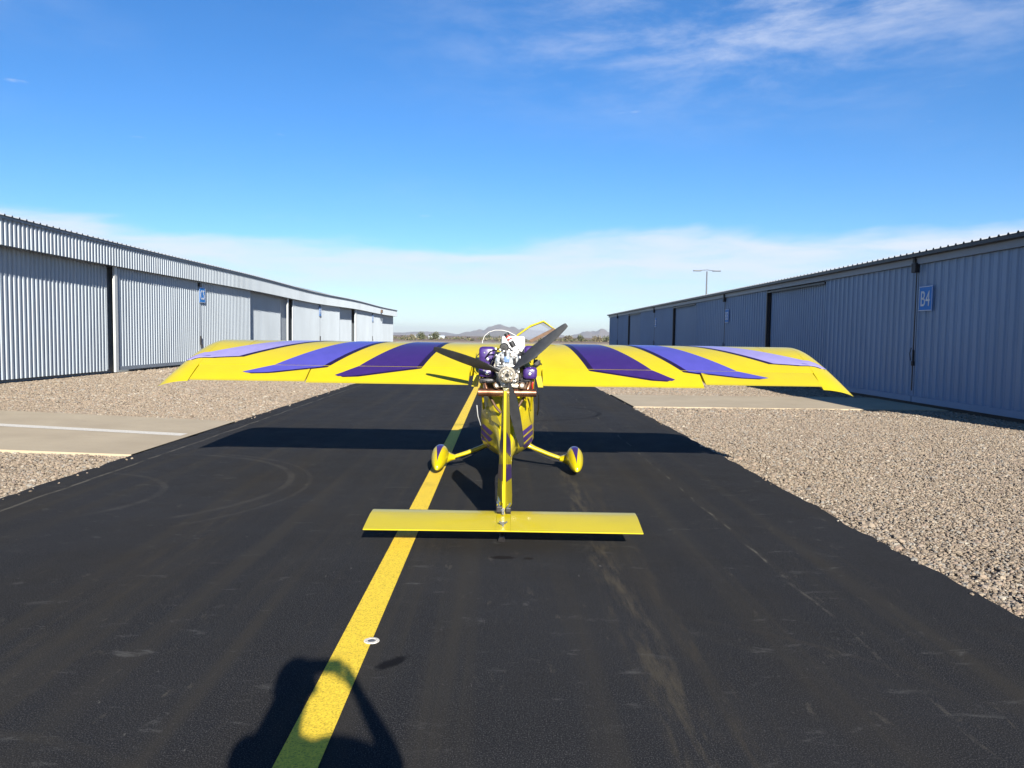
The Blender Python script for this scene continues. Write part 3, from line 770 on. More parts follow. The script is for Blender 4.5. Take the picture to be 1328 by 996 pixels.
for _ in range(420):
    x, y = rnd.uniform(-160, 160), rnd.uniform(250, 420)
    r = rnd.uniform(.5, 1.5); hh = r*rnd.uniform(.7, 1.1)
    for _ in range(34):
        d = Vector((rnd.gauss(0, .5), rnd.gauss(0, .5), abs(rnd.gauss(0, .45))))
        p = Vector((x, y, -.1))+Vector((d.x*r, d.y*r, d.z*hh)); s = r*rnd.uniform(.14, .26)
        a = Vector((rnd.gauss(0, 1), rnd.gauss(0, 1), rnd.gauss(0, 1))).normalized(); b = a.orthogonal(); e = a.cross(b)
        m.add([p+b*s, p+e*s, p-b*s, p-e*s], [(0, 1, 2, 3)], rnd.randint(0, 1))
o = m.obj('scrub', [MT['leaf2'], MT['leaf']]); o['kind'] = 'stuff'; o['label'] = 'low dry scrub scattered across the far field'; o['category'] = 'scrub'
for x, wd, lb in ((-47, 9, 'low white shed on the horizon beside the end of the sunlit hangar'), (-57, 5, 'tiny white hut on the horizon behind the sunlit hangar end')):
    t = thing('shed', lb, 'shed', (x+12, 420, -.13))
    m = MB(); m.box((0, 0, .7), (wd, 5, 1.4)); m.obj('wall', MT['sheetL'], t)
    m = MB(); m.prism([(-wd/2-.3, 1.4), (wd/2+.3, 1.4), (wd/2-.5, 1.9), (-wd/2+.5, 1.9)], 5.4, 'y', -2.7); m.obj('roof', MT['trim'], t)
hz = MB(); hz.box((0, 6800, 64), (17900, 14350, 131)); hm = bpy.data.materials.new('desert_air'); hm.use_nodes = True
hm.node_tree.nodes.remove(hm.node_tree.nodes['Principled BSDF']); pv = hm.node_tree.nodes.new('ShaderNodeVolumePrincipled')
pv.inputs['Color'].default_value = (.86, .92, 1, 1); pv.inputs['Density'].default_value = 9e-5; pv.inputs['Anisotropy'].default_value = .2
hm.node_tree.links.new(pv.outputs[0], hm.node_tree.nodes['Material Output'].inputs['Volume'])
ho = hz.obj('haze', hm); ho['kind'] = 'stuff'; ho['label'] = 'thin blue haze of the far air over the plain'; ho['category'] = 'haze'
#AIRCRAFT
# ------------------------------------------------------------------ aircraft
def aircraft():
    T = thing('light_aircraft', 'yellow pusher light aircraft with purple wing stripes parked tail down on the centre line', 'aircraft', (0.09, 9.0, 0), R(-1.2))
    WX = -.030                       # wing centre
    Lp, Tp = Vector((0, .62, 1.435)), Vector((0, -.80, 1.075))
    ch = (Tp-Lp).length; cd = (Tp-Lp).normalized(); cn = Vector((0, cd.z, -cd.y))
    if cn.z < 0: cn = -cn
    def thick(c): return 5*.15*(.2969*math.sqrt(c)-.1260*c-.3516*c*c+.2843*c**3-.1036*c**4)
    def camb(c): return .042/.16*(.8*c-c*c) if c < .4 else .042/.36*(.2+.8*c-c*c)
    def S(x, c, up, dz=0.0):
        c = min(max(c, 0), 1); h = camb(c)+(thick(c) if up else -thick(c)*.75)
        p = Lp + cd*(c*ch) + cn*(h*ch)
        return Vector((x+WX, p.y, p.z+dz))
    def section(x, c0, c1, n=14, back=True):
        cs = [c0+(c1-c0)*(i/n)**1.6 if c0 == 0 else c0+(c1-c0)*i/n for i in range(n+1)]
        return [S(x, c, True) for c in reversed(cs)] + [S(x, c, False) for c in (cs[1:] if c0 == 0 else cs)]
    HC = .770
    # main panel, a touch of fabric sag between the ribs
    m = MB(); xs = fr(-3.40, 3.40, 68); rg = []
    for i, x in enumerate(xs):
        q = section(x, 0, HC-.0022, 22)
        rg.append(q)
    m.rings(rg); wing = m.obj('wing', MT['yellow'], T, 40)
    def surface(name, x0, x1, lift=0.0):
        m = MB(); rg = []
        for x in fr(x0, x1, 8):
            q = section(x, HC+.0022, 1.0, 8)
            hp = S(x, HC, True)
            rg.append([v+Vector((0, 0, lift*min(1, max(0, (hp-v).length/.33)))) for v in q])
        m.rings(rg); return m.obj(name, MT['yellow'], T, 40)
    FL = 2.14
    surface('flap', -FL+.006, -.39-WX*0); surface('flap', .41, FL-.006); surface('aileron', -3.385, -FL-.006, .012); surface('aileron', FL+.012, 3.385, .035)
    # hinge strips seen as a thin pale line, and little hinge brackets
    for x0, x1 in ((-3.38, -.40), (.41, 3.38)):
        m = MB(); m.add([S(x, c, True)+cn*(-.012) for x in (x0, x1) for c in (HC-.012, HC+.012)], [(0, 1, 3, 2)]); m.obj('hinge_strip', MT['trim'], T)
    for x in (-3.0, -2.14, -1.3, 1.3, 2.14, 3.0):
        m = MB(); p = S(x, HC, False)-cn*.02; m.box(p, (.02, .12, .05), bev=.004); m.obj('hinge_bracket', MT['steel'], T)
    # drooped tips
    def tip(s):
        m = MB(); rg = []
        cs = [1-((k/16)) for k in range(17)]
        for k in range(0, 13):
            f = k/12
            up, lo = [], []
            for c in cs:
                xo = .195+.115*c
                e = 1-math.sqrt(max(0, 1-min(1, f)**2)) if True else 0
                d = (.045+.020*c)*f**1.7 + .045*e*(1-c)
                x = s*(3.402+xo*(math.sin(f*math.pi/2)*.35+f*.65))
                U = S(0, c, True); D = S(0, c, False)
                th = (U.z-D.z)*(1-f**1.5)+.007
                z = U.z - d - (U.z-D.z)*.35*f**2.2
                up.append(Vector((x+WX, U.y - .03*c*f, z)))
                lo.append(Vector((x+WX, D.y - .03*c*f, z-th)))
            rg.append(up + list(reversed(lo))[1:-1])
        m.rings(rg, cap=True)
        return m.obj('wing_tip', MT['yellow'], T, 50)
    tip(1); tip(-1)
    # painted stripes as thin decals lying on the skin
    ST = [('purple', [(.93, -.02), (1.02, .1), (1.62, .77), (1.78, .865), (1.85, .90), (1.81, .917), (1.64, .908), (.98, .785), (.70, .1), (.63, -.02)]),
          ('blue', [(1.58, -.02), (1.68, .1), (2.56, .77), (2.79, .855), (2.87, .880), (2.81, .895), (2.60, .886), (2.02, .785), (1.40, .1), (1.30, -.02)]),
          ('lav', [(2.20, -.02), (2.34, .1), (3.46, .60), (3.58, .645), (3.63, .665), (3.58, .680), (3.02, .635), (2.06, .1), (1.93, -.02)])]
    def decal(poly, off, mat, s):
        def span(c):
            xs = []
            for i in range(len(poly)):
                (xa, ca), (xb, cb) = poly[i], poly[(i+1) % len(poly)]
                if (ca-c)*(cb-c) <= 0 and ca != cb: xs.append(xa+(xb-xa)*(c-ca)/(cb-ca))
            return (min(xs), max(xs)) if len(xs) > 1 else None
        cmax = max(p[1] for p in poly)
        m = MB()
        for a, b in ((.0, min(cmax, HC-.0028)), (HC+.0028, cmax)):
            if b <= a: continue
            n = 44 if a == 0 else 18; rows = []
            for i in range(n+1):
                c = a+(b-a)*((i/n)**1.5 if a == 0 else i/n); sp = span(min(c, cmax-1e-4))
                if not sp: continue
                row = []
                for k in range(7):
                    x = s*(sp[0]+(sp[1]-sp[0])*k/6)
                    if abs(x) > 3.402:      # lie on the curved tip: find its span fraction, then its drop
                        lo_, hi_ = 0.0, 1.0; g = (abs(x)-3.402)/(.195+.115*c)
                        for _ in range(22):
                            f = (lo_+hi_)/2
                            if math.sin(f*math.pi/2)*.35+f*.65 < g: lo_ = f
                            else: hi_ = f
                        U = S(0, c, True); D = S(0, c, False); e = 1-math.sqrt(max(0, 1-f*f))
                        d = (.045+.020*c)*f**1.7+.045*e*(1-c)+(U.z-D.z)*.35*f**2.2-(.003 if off < .0025 else .011)
                    else: d = 0
                    lift = .035*(c-HC)/(1-HC) if s > 0 and abs(x) > FL and c > HC else (.012*(c-HC)/(1-HC) if s < 0 and abs(x) > FL and c > HC else 0)
                    row.append(S(x, c, True, -d+lift)+cn*off)
                rows.append(row)
            v = [p for r in rows for p in r]
            m.add(v, [(i*7+k, i*7+k+1, i*7+k+8, i*7+k+7) for i in range(len(rows)-1) for k in range(6)])
        o = m.obj('stripe', mat, wing, 60); return o
    for mat, poly in ST:
        for s in (-1, 1):
            sh = [(x-.055 if c > .02 else x-.03, c+.010) for x, c in poly]
            decal(sh, .0018, MT['deep'], s); decal(poly, .0032, MT[mat], s)
    # tape lines on the skin
    for x in (-3.02, 3.02):
        m = MB(); m.add([S(x+d, c, True)+cn*.0012 for c in fr(.0, .5, 14) for d in (-.004, .004)], [(2*i, 2*i+1, 2*i+3, 2*i+2) for i in range(14)]); m.obj('rib_tape', paint('dull_yellow_tape', (.38, .26, .006), .5), wing)

    # ---- fuselage pod
    secs = [(2.60, .05, .64, .68, .76), (2.3, .18, .52, .60, .95), (1.6, .27, .38, .50, 1.20), (.8, .30, .31, .45, 1.36), (.1, .305, .265, .41, 1.25), (-.30, .300, .255, .41, 1.08),
            (-.46, .285, .26, .41, 1.02), (-.60, .225, .275, .41, .95), (-.78, .150, .295, .41, .80), (-1.0, .098, .315, .40, .60), (-1.25, .070, .325, .385, .47), (-1.45, .055, .330, .375, .435)]
    m = MB(); rg = []
    for ly, hw, zb, zc, zt in secs:
        half = [(.0, zb), (.30*hw, zb+.008), (.62*hw, zb+(zc-zb)*.42), (.90*hw, zb+(zc-zb)*.85), (hw, zc+.06*(zt-zc)), (hw, zc+.5*(zt-zc)), (.97*hw, zc+.78*(zt-zc)), (.78*hw, zc+.95*(zt-zc)), (.4*hw, zt)]
        ring = [Vector((x, ly, z)) for x, z in half] + [Vector((-x, ly, z)) for x, z in reversed(half[1:])]
        rg.append(ring)
    m.rings(rg); pod = m.obj('fuselage', MT['yellow'], T, 35)
    bvh = BVHTree.FromPolygons([tuple(v) for v in m.v], m.f)
    def rear_patch(poly4, mat, off=.004, name='chevron'):
        a, b, c, d = [Vector((p[0], 0, p[1])) for p in poly4]; m = MB(); n = 6; vs = []
        for i in range(n+1):
            for j in range(n+1):
                u, v = i/n, j/n
                p = (a*(1-u)+b*u)*(1-v)+(d*(1-u)+c*u)*v
                h = bvh.ray_cast(Vector((p.x, -4, p.z)), Vector((0, 1, 0)))
                if h[0] is None: return None
                vs.append(h[0]+(h[1] if h[1].y < 0 else -h[1])*off)
        m.add(vs, [(i*(n+1)+j, i*(n+1)+j+1, (i+1)*(n+1)+j+1, (i+1)*(n+1)+j) for i in range(n) for j in range(n)])
        return m.obj(name, mat, pod)
    for s in (-1, 1):
        for k, (z, mt, xi) in enumerate(((.640, 'cowl', .150), (.565, 'purple', .160), (.490, 'purple', .175))):
            x0 = .288-.004*k
            rear_patch([(s*x0, z), (s*x0, z-.050), (s*(xi+.03), z-.115), (s*(xi-.01), z-.075)], MT[mt])
    # engine bay: dark opening, folded inner panels and braces
    m = MB()
    for s in (-1, 1):
        m.add([(s*.235, -.60, 1.00), (s*.05, -.84, .98), (s*.05, -1.06, .66), (s*.165, -.80, .70)], [(0, 1, 2, 3)])
    m.obj('bay_panel', MT['yellow'], pod)
    m = MB(); m.box((0, -.42, 1.06), (.50, .10, .22), bev=.02); m.obj('firewall', MT['rust'], pod)
    for s in (-1, 1):
        m = MB(); m.tube([(s*.20, -.95, 1.0), (s*.115, -1.0, .86), (s*.06, -1.02, .80)], .014, 8); m.obj('engine_brace', MT['rust'], T, 60)
        m = MB(); m.tube([(s*.275, -.98, 1.20), (s*.272, -.70, .98), (s*.26, -.55, .80)], .013, 8); m.obj('engine_mount_tube', MT['yellow'], T, 60)
        m = MB(); m.tube([(s*.15, -1.02, 1.12), (s*.10, -.85, 1.0), (s*.03, -.8, .9)], .011, 8); m.obj('engine_mount_tube', MT['yellow'], T, 60)
    # wing root fairings and walkway sides
    for s in (-1, 1):
        m = MB(); rg = []
        for ly, z0, z1 in ((-.78, 1.06, 1.18), (-.55, 1.04, 1.30), (-.2, 1.10, 1.42)):
            rg.append([Vector((s*.385, ly, z0)), Vector((s*.33, ly, z0)), Vector((s*.30, ly, z1)), Vector((s*.36, ly, z1))])
        m.rings(rg); m.obj('root_fairing', MT['yellow'], T)
    # ---- boom
    m = MB(); m.tube([(0, -1.2, .395), (0, -2.93, .235)], [.066, .050], 20); boom = m.obj('tail_boom', MT['yellow'], T, 50)
    m = MB(); m.tube([(0, -2.95, .17), (0, -3.05, .03), (0, -3.10, .012)], [.018, .02, .03], 8); m.obj('tail_skid', MT['darkmetal'], T)
    # ---- fin and rudder
    FX = .012
    def fin_pt(z, c, s, hth=None):
        f = max(0, (z-.27)/.91)
        te = -3.02-.10*f; le_r = te+.36; th = (.124*(1-f)+.048*f)/2
        if c <= 1:     # rudder: c=0 trailing edge, 1 hinge line
            t = .010+(th-.010)*c**.75
            return Vector((FX+s*t, te+.36*c, z))
    zs = fr(.205, 1.18, 11); m = MB(); rg = []
    for z in zs:
        q = [fin_pt(z, c, 1) for c in (0, .15, .35, .6, .85, 1)] + [fin_pt(z, c, -1) for c in (1, .85, .6, .35, .15, 0)]
        rg.append(q)
    m.rings(rg); rud = m.obj('rudder', MT['yellow'], T, 30)
    def rud_patch(s, pts, mat):
        m = MB(); n = 5; vs = []
        (z0, z1, z2, z3) = pts      # te-bottom, te-top, hinge-top, hinge-bottom
        for i in range(n+1):
            c = .04+.94*i/n; a = z0+(z3-z0)*i/n; b = z1+(z2-z1)*i/n
            for z in (a, b): vs.append(fin_pt(z, c, s)+Vector((s*.0022, -.0012, 0)))
        m.add(vs, [(2*i, 2*i+1, 2*i+3, 2*i+2) for i in range(n)]); m.obj('stripe', mat, rud)
    for s in (-1, 1):
        rud_patch(s, (.46, .60, .545, .43), MT['cowl']); rud_patch(s, (.70, .86, .74, .60), MT['cowl'])
    m = MB(); rg = []
    for z in fr(.27, 1.16, 8):
        f = (z-.27)/.91; h = -3.02-.10*f+.366; le = h+.62-.42*f; th = (.124*(1-f)+.048*f)/2
        rg.append([Vector((FX+sx*th*k, y, z)) for sx, k, y in ((1, 1, h), (1, .95, h+(le-h)*.4), (1, .5, h+(le-h)*.85), (0, 0, le), (-1, .5, h+(le-h)*.85), (-1, .95, h+(le-h)*.4), (-1, 1, h))])
    m.rings(rg); m.obj('fin', MT['yellow'], T, 40)
    m = MB(); m.add([(FX-.012, -3.03, .30), (FX-.012, -3.04, .47), (FX-.010, -3.10, .45), (FX-.006, -3.10, .31)] + [(FX-.016, -3.03, .30), (FX-.016, -3.04, .47), (FX-.015, -3.10, .45), (FX-.012, -3.10, .31)],
                    [(0, 1, 2, 3), (7, 6, 5, 4), (0, 4, 5, 1), (2, 6, 7, 3), (1, 5, 6, 2), (3, 7, 4, 0)]); m.obj('trim_tab', MT['yellow'], rud)
    # ---- tailplane
    def tail_half(s):
        m = MB(); rg = []
        x_in, x_out = .055, 1.045
        for k, x in enumerate(fr(x_in, x_out, 10)):
            q = []
            le, te = (-2.885, .187), (-3.345-.010*(k/10), .148)
            inner = x < .08
            for c, t in ((0, 0), (.04, .016), (.15, .026), (.4, .030), (.7, .018), (1, .0045)):
                q.append((c, t))
            up = [Vector((FX+s*x, le[0]+(te[0]-le[0])*c, le[1]+(te[1]-le[1])*c+t)) for c, t in q]
            lo = [Vector((FX+s*x, le[0]+(te[0]-le[0])*c, le[1]+(te[1]-le[1])*c-t*.8)) for c, t in reversed(q)]
            rg.append(up+lo[:-1])
        m.rings(rg); return m.obj('elevator', MT['yellow'], T, 40)
    tail_half(-1); tail_half(1)
    m = MB(); rg = []
    for x in (-.054, .054):
        q = [(.30, .029), (.4, .030), (.7, .018), (1, .0045)]; le, te = (-2.885, .187), (-3.345, .148)
        rg.append([Vector((FX+x, le[0]+(te[0]-le[0])*c, le[1]+(te[1]-le[1])*c+t)) for c, t in q]+[Vector((FX+x, le[0]+(te[0]-le[0])*c, le[1]+(te[1]-le[1])*c-.8*t)) for c, t in reversed(q)])
    m.rings(rg); m.obj('elevator_joiner', MT['yellow'], T, 40)
    for s in (-1, 1):
        m = MB(); m.add([(FX+s*x, y, z) for z in (.173, .181) for x, y in ((.055, -2.815), (.50, -2.845), (.60, -2.880), (.055, -2.880))], [(0, 1, 2, 3), (7, 6, 5, 4), (0, 4, 5, 1), (1, 5, 6, 2), (2, 6, 7, 3), (3, 7, 4, 0)]); m.obj('stabilizer', MT['yellow'], T)
    m = MB(); m.box((FX, -3.265, .185), (.012, .03, .035)); m.box((FX-.018, -3.272, .196), (.03, .012, .010), Matrix.Rotation(R(28), 3, 'Y')); m.box((FX+.018, -3.272, .196), (.03, .012, .010), Matrix.Rotation(R(-28), 3, 'Y')); m.obj('control_horn', MT['steel'], T)
    m = MB(); m.box((FX-.035, -3.03, .245), (.05, .05, .05), bev=.008); m.box((FX+.035, -3.03, .240), (.045, .05, .04), bev=.008); m.obj('tail_fitting', MT['darkmetal'], T)
    m = MB(); m.tube([(FX-.055, -3.02, .30), (FX-.02, -3.05, .245), (FX, -3.07, .22)], .006, 6); m.tube([(FX+.05, -3.02, .29), (FX+.02, -3.06, .25)], .006, 6); m.box((FX-.005, -3.06, .235), (.02, .02, .05)); m.obj('tail_link', MT['steel'], T)
    # ---- landing gear
    for s in (-1, 1):
        m = MB(); rg = []
        for x, y, z, r in ((.24, .30, .285, .042), (.33, .28, .245, .030), (.50, .25, .182, .026), (.655, .24, .132, .024)):
            rg.append([Vector((s*x, y+1.5*r*math.cos(q), z+r*math.sin(q))) for q in (2*math.pi*k/14 for k in range(14))])
        m.rings(rg); leg = m.obj('gear_leg', MT['yellow'], T, 50)
        m = MB(); rg = []
        for x, r in ((.63, .030), (.68, .045), (.73, .075)):
            rg.append([Vector((s*x, .22+1.6*r*math.cos(q), .132+r*math.sin(q))) for q in (2*math.pi*k/14 for k in range(14))])
        m.rings(rg); m.obj('leg_fairing', MT['yellow'], T, 50)
        m = MB(); m.tube([(s*.27, .20, .255), (s*.40, .17, .185), (s*.55, .16, .12), (s*.66, .17, .10)], .0055, 6); m.obj('brake_line', MT['black'], T)
        # spats
        def sp(t, th):      # t 0 nose .. 1 tail ; th 0 = top
            hw = .098*math.sin(math.pi*min(1, t*.92+.06)**.72)**.75 if t < 1 else .0
            hw = .100*(max(0, 1-((t-.36)/.66)**2))**.6 if t > .36 else .100*(max(0, 1-((.36-t)/.365)**2))**.5
            hw = max(hw, .002); y = .34-.66*t
            hh = max(hw*1.28, .004); zc = .172-.010*(t) - (.075*max(0, t-.45)/.55)
            return Vector((s*.80+hw*math.sin(th), y+.07*0, zc+hh*math.cos(th)*(1.0 if math.cos(th) > 0 else .80)))
        m = MB(); m.rings([[sp(t, 2*math.pi*k/22) for k in range(22)] for t in [0, .01, .04, .1, .2, .3, .4, .5, .6, .7, .8, .88, .94, .98, 1]]); spat = m.obj('wheel_spat', MT['yellow'], T, 60)
        m = MB(); ts = fr(.02, .93, 20); vs = []
        for t in ts:
            a = .52*(1-((t-.02)/.91)**1.6)+.02
            for k in range(7):
                p = sp(t, -a+2*a*k/6); vs.append(p+Vector((0, -.0015, .0028)))
        m.add(vs, [(i*7+k, i*7+k+1, i*7+k+8, i*7+k+7) for i in range(20) for k in range(6)]); m.obj('stripe', MT['purple'], spat, 60)
        m = MB(); m.lathe((s*.80-.05, .14, .135), (1, 0, 0), [(0, .05), (.005, .10), (.025, .13), (.075, .13), (.095, .10), (.10, .05)], 28); m.obj('tyre', MT['black'], T, 50)
    m = MB(); m.lathe((-.05, 1.75, .27), (1, 0, 0), [(0, .05), (.005, .10), (.025, .13), (.075, .13), (.095, .10), (.10, .05)], 24); m.obj('tyre', MT['black'], T, 50)
    m = MB(); m.tube([(0, 1.75, .27), (0, 1.70, .6)], .025, 10); m.obj('nose_leg', MT['yellow'], T)
    # ---- canopy (open) and windscreen
    A = [(.06, 1.50), (.105, 1.62), (.265, 1.735), (.425, 1.795), (.565, 1.70), (.40, 1.60), (.27, 1.54)]
    fy, ry = 1.35, .72
    for y, k in ((ry, 1.0), (fy, .96)):
        m = MB(); pts = [Vector((x*k, y, z*k+(1-k)*1.5)) for x, z in A]; m.tube(pts, .012, 8); m.obj('canopy_frame', MT['yellow'], T, 60)
    m = MB()
    for i in (3, 4): m.tube([Vector((A[i][0], ry, A[i][1])), Vector((A[i][0]*.96, fy, A[i][1]*.96+.06))], .011, 8)
    m.obj('canopy_longeron', MT['yellow'], T, 60)
    m = MB()
    for i in range(1, 4):
        p, q = A[i], A[i+1]
        m.add([(p[0], ry+.005, p[1]-.004), (q[0], ry+.005, q[1]-.004), (q[0]*.96, fy, q[1]*.96+.056), (p[0]*.96, fy, p[1]*.96+.056)], [(0, 1, 2, 3)])
    m.obj('canopy_pane', MT['glass'], T)
    m = MB(); m.add([(x, ry+.012, z) for x, z in (A[1], A[2], A[3], A[4], A[5], A[6])], [(0, 1, 2, 3, 4, 5)]); m.obj('canopy_pane', MT['glass'], T)
    m = MB(); m.prism([(.585, 1.690), (.425, 1.60), (.27, 1.52), (.25, 1.555), (.44, 1.655), (.55, 1.712)], .25, 'y', ry-.02); m.obj('canopy_sill', MT['rust'], T)
    arcp = [(-.355, 1.44), (-.352, 1.53), (-.325, 1.60), (-.27, 1.650), (-.19, 1.677), (-.10, 1.677), (-.02, 1.66), (.08, 1.61), (.15, 1.54), (.19, 1.46)]
    m = MB(); m.tube([(x, .95, z) for x, z in arcp], .0042, 8); m.obj('windscreen_bow', MT['white'], T, 60)
    m = MB(); rg = []
    for k in range(6):
        f = k/5; rg.append([Vector(((x+.08)*(1-.55*f)-.08+.08*f, .95+1.0*f, 1.42+(z-1.42)*(1-f**1.6*.98)-.18*f)) for x, z in arcp])
    m.rings(rg, cap=False, closed=False); m.obj('windscreen', MT['clear'], T, 60)
    # ---- engine
    def part(name, m, mat, par=None, sm=40): return m.obj(name, MT[mat], par or T, sm)
    m = MB(); m.box((0, -.85, 1.24), (.22, .50, .26), bev=.03)
    for k in range(5): m.box((0, -.65-.1*k, 1.24), (.235, .018, .275), bev=.006)
    eng = part('crankcase', m, 'silver')
    m = MB(); m.prism([(-.125, 1.36), (-.135, 1.30), (-.115, 1.22), (-.07, 1.12), (-.055, 1.085), (.075, 1.085), (.085, 1.13), (.115, 1.22), (.130, 1.30), (.12, 1.36), (.07, 1.385), (-.07, 1.385)], .07, 'y', -1.17)
    part('gearbox', m, 'silver', None, 20)
    m = MB(); m.lathe((0, -1.17, 1.33), (0, -1, 0), [(0, .128), (.008, .130), (.016, .126), (.018, .06)], 36); part('flywheel', m, 'steel')
    m = MB()
    for k in range(11):
        a = k*2*math.pi/11; m.lathe((.104*math.cos(a), -1.186, 1.33+.104*math.sin(a)), (0, -1, 0), [(0, .008), (.008, .008)], 6)
    part('flywheel_bolt', m, 'darkmetal')['kind'] = 'stuff'
    # accessories over the gearbox
    rnd = random.Random(21)
    m = MB(); m.box((-.005, -1.215, 1.365), (.055, .03, .055), bev=.005); part('ignition_plate', m, 'blueplate')
    for x, z, r, mt in ((.085, 1.445, .036, 'white'), (-.095, 1.40, .033, 'darkmetal'), (-.035, 1.485, .048, 'black'), (.125, 1.485, .022, 'white')):
        m = MB(); m.lathe((x, -1.05, z), (0, -1, 0), [(0, r), (.06, r), (.07, r*.85), (.085, r*.8), (.086, r*.3), (.10, r*.25)], 20); part('distributor_cap' if mt != 'black' else 'intake_flange', m, mt)
    for x, z, w_, h in ((-.10, 1.33, .030, .085), (-.06, 1.345, .026, .075), (.075, 1.355, .028, .09), (.04, 1.42, .03, .05), (-.02, 1.43, .025, .06), (.125, 1.37, .025, .06), (-.13, 1.27, .03, .05), (.11, 1.27, .03, .045)):
        m = MB(); m.box((x, -1.19, z), (w_, .045, h), bev=.006); m.box((x, -1.215, z+h*.2), (w_*.5, .02, h*.3), bev=.004); part('ignition_coil', m, rnd.choice(['silver', 'steel', 'silver', 'darkmetal']))
    m = MB(); m.box((0, -1.21, 1.295), (.20, .025, .018), bev=.004); m.box((-.055, -1.223, 1.300), (.05, .01, .012)); part('cross_bar', m, 'steel')
    m = MB()
    for k in range(26):
        x, z = rnd.uniform(-.13, .13), rnd.uniform(1.10, 1.47)
        m.lathe((x, -1.17-.02*rnd.random(), z), (0, -1, 0), [(0, .011), (.03, .011), (.031, .006), (.05, .006)], 8)
    o = part('engine_bolt', m, 'steel'); o['kind'] = 'stuff'
    hoses = [((-.09, -1.05, 1.47), (-.18, -1.0, 1.44), (-.24, -.9, 1.36)), ((.10, -1.06, 1.45), (.19, -1.02, 1.42), (.24, -.95, 1.33)), ((-.10, -1.10, 1.41), (-.16, -1.12, 1.33), (-.20, -1.05, 1.22)),
             ((.12, -1.08, 1.40), (.16, -1.12, 1.30), (.22, -1.05, 1.22)), ((-.12, -1.12, 1.14), (-.20, -1.10, 1.12), (-.25, -1.0, 1.16)), ((.08, -1.12, 1.14), (.18, -1.11, 1.13), (.25, -1.0, 1.15)),
             ((-.03, -1.07, 1.50), (.03, -1.10, 1.47), (.06, -1.15, 1.42)), ((-.10, -1.1, 1.30), (-.14, -1.16, 1.38), (-.11, -1.1, 1.46))]
    for h in hoses:
        m = MB(); m.tube(h, .008, 7); part('ignition_lead', m, 'black', None, 60)
    for s in (-1, 1):
        for y, z in ((-.72, 1.36), (-.98, 1.225)):
            m = MB()
            for k in range(7): m.box((s*(.125+.014*k), y, z), (.005, .16, .15))
            part('cylinder_fins', m, 'darkmetal')
    for x, y, z, d in ((-.218, -.80, 1.375, (.17, .22, .225)), (.245, -.80, 1.435, (.15, .22, .135)), (-.215, -1.02, 1.225, (.165, .16, .10)), (.235, -1.05, 1.225, (.145, .16, .125))):
        m = MB(); m.box((x, y, z), d, bev=.032); sh = part('cooling_shroud', m, 'cowl', None, 60)
        m = MB(); m.lathe((x*.98, y-d[1]/2+.006, z-d[2]*.1), (0, -1, 0), [(0, .016), (.012, .016), (.014, .008)], 10); m.lathe((x*1.12, y-d[1]/2+.006, z+d[2]*.22), (0, -1, 0), [(0, .009), (.010, .009)], 8); part('shroud_bolt', m, 'steel', sh)
    for x in (-.105, .155):
        m = MB(); m.lathe((x, -1.08, 1.098), (0, -1, 0), [(0, .024), (.05, .024), (.052, .034), (.058, .034), (.059, .024), (.045, .022)], 20); cb = part('carburettor', m, 'rust')
        m = MB(); m.lathe((x, -1.132, 1.098), (0, -1, 0), [(0, .021), (.004, .020)], 14); part('carburettor_throat', m, 'silver', cb)
        m = MB(); m.box((x*.62, -1.07, 1.085), (.06, .05, .035), bev=.006); part('intake_bracket', m, 'silver')
    # muffler and exhaust
    m = MB(); m.lathe((-.300, -1.06, 1.018), (1, 0, 0), [(0, .034), (.004, .042), (.56, .042), (.60, .042), (.604, .034)], 28); muf = part('muffler', m, 'copper', None, 40)
    for x in (-.13, .10):
        m = MB(); m.lathe((x, -1.06, 1.018), (1, 0, 0), [(0, .0425), (.001, .0445), (.014, .0445), (.015, .0425)], 24); part('muffler_band', m, 'copper', muf)
    for s in (-1, 1):
        m = MB(); m.tube([(s*.235, -.98, 1.17), (s*.235, -1.03, 1.12), (s*.215, -1.05, 1.06), (s*.20, -1.06, 1.03)], .020, 10); part('exhaust_pipe', m, 'copper', None, 60)
    m = MB(); m.tube([(.27, -1.0, 1.14), (.262, -1.02, 1.10), (.265, -.98, 1.05)], .010, 8); part('fuel_hose', m, 'red', None, 60)
    m = MB(); m.tube([(.33, -1.0, 1.0), (.335, -.9, .85), (.325, -.75, .76)], .008, 7); part('drain_hose', m, 'black', None, 60)
    m = MB(); m.tube([(-.325, -.8, .86), (-.315, -.75, .74), (-.29, -.6, .62)], .005, 6); part('vent_tube', m, 'white', None, 60)
    m = MB(); m.lathe((.302, -1.02, 1.33), (0, -1, 0), [(0, .034), (.03, .036), (.034, .026), (.028, .024)], 20); part('breather_cap', m, 'darkmetal')
    m = MB(); m.box((-.29, -.62, 1.40), (.05, .05, .12), bev=.01); part('regulator', m, 'black')
    for x, z, w_, h in ((-.215, 1.135, .15, .05), (.20, 1.150, .13, .045), (-.13, 1.19, .05, .06), (.145, 1.30, .05, .07)):
        m = MB(); m.box((x, -.98, z), (w_, .16, h), bev=.012); m.box((x, -1.065, z), (w_*.55, .02, h*.5), bev=.004); part('baffle', m, 'darkmetal')
    m = MB(); m.tube([(-.30, -.72, 1.42), (-.335, -.78, 1.38), (-.34, -.82, 1.30), (-.30, -.9, 1.26)], .005, 6); part('sensor_wire', m, 'black', None, 60)
    m = MB(); m.box((.055, -.60, 1.485), (.255, .20, .235), bev=.022); part('header_tank', m, 'white', None, 40)
    # striped canister leaning over the engine
    ca = Vector((-.075, 0, .125)).normalized(); c0 = Vector((.065, -1.0, 1.490))
    m = MB(); m.lathe(c0, ca, [(0, .026), (.03, .028), (.05, .028)], 20); can = part('oil_filter', m, 'black')
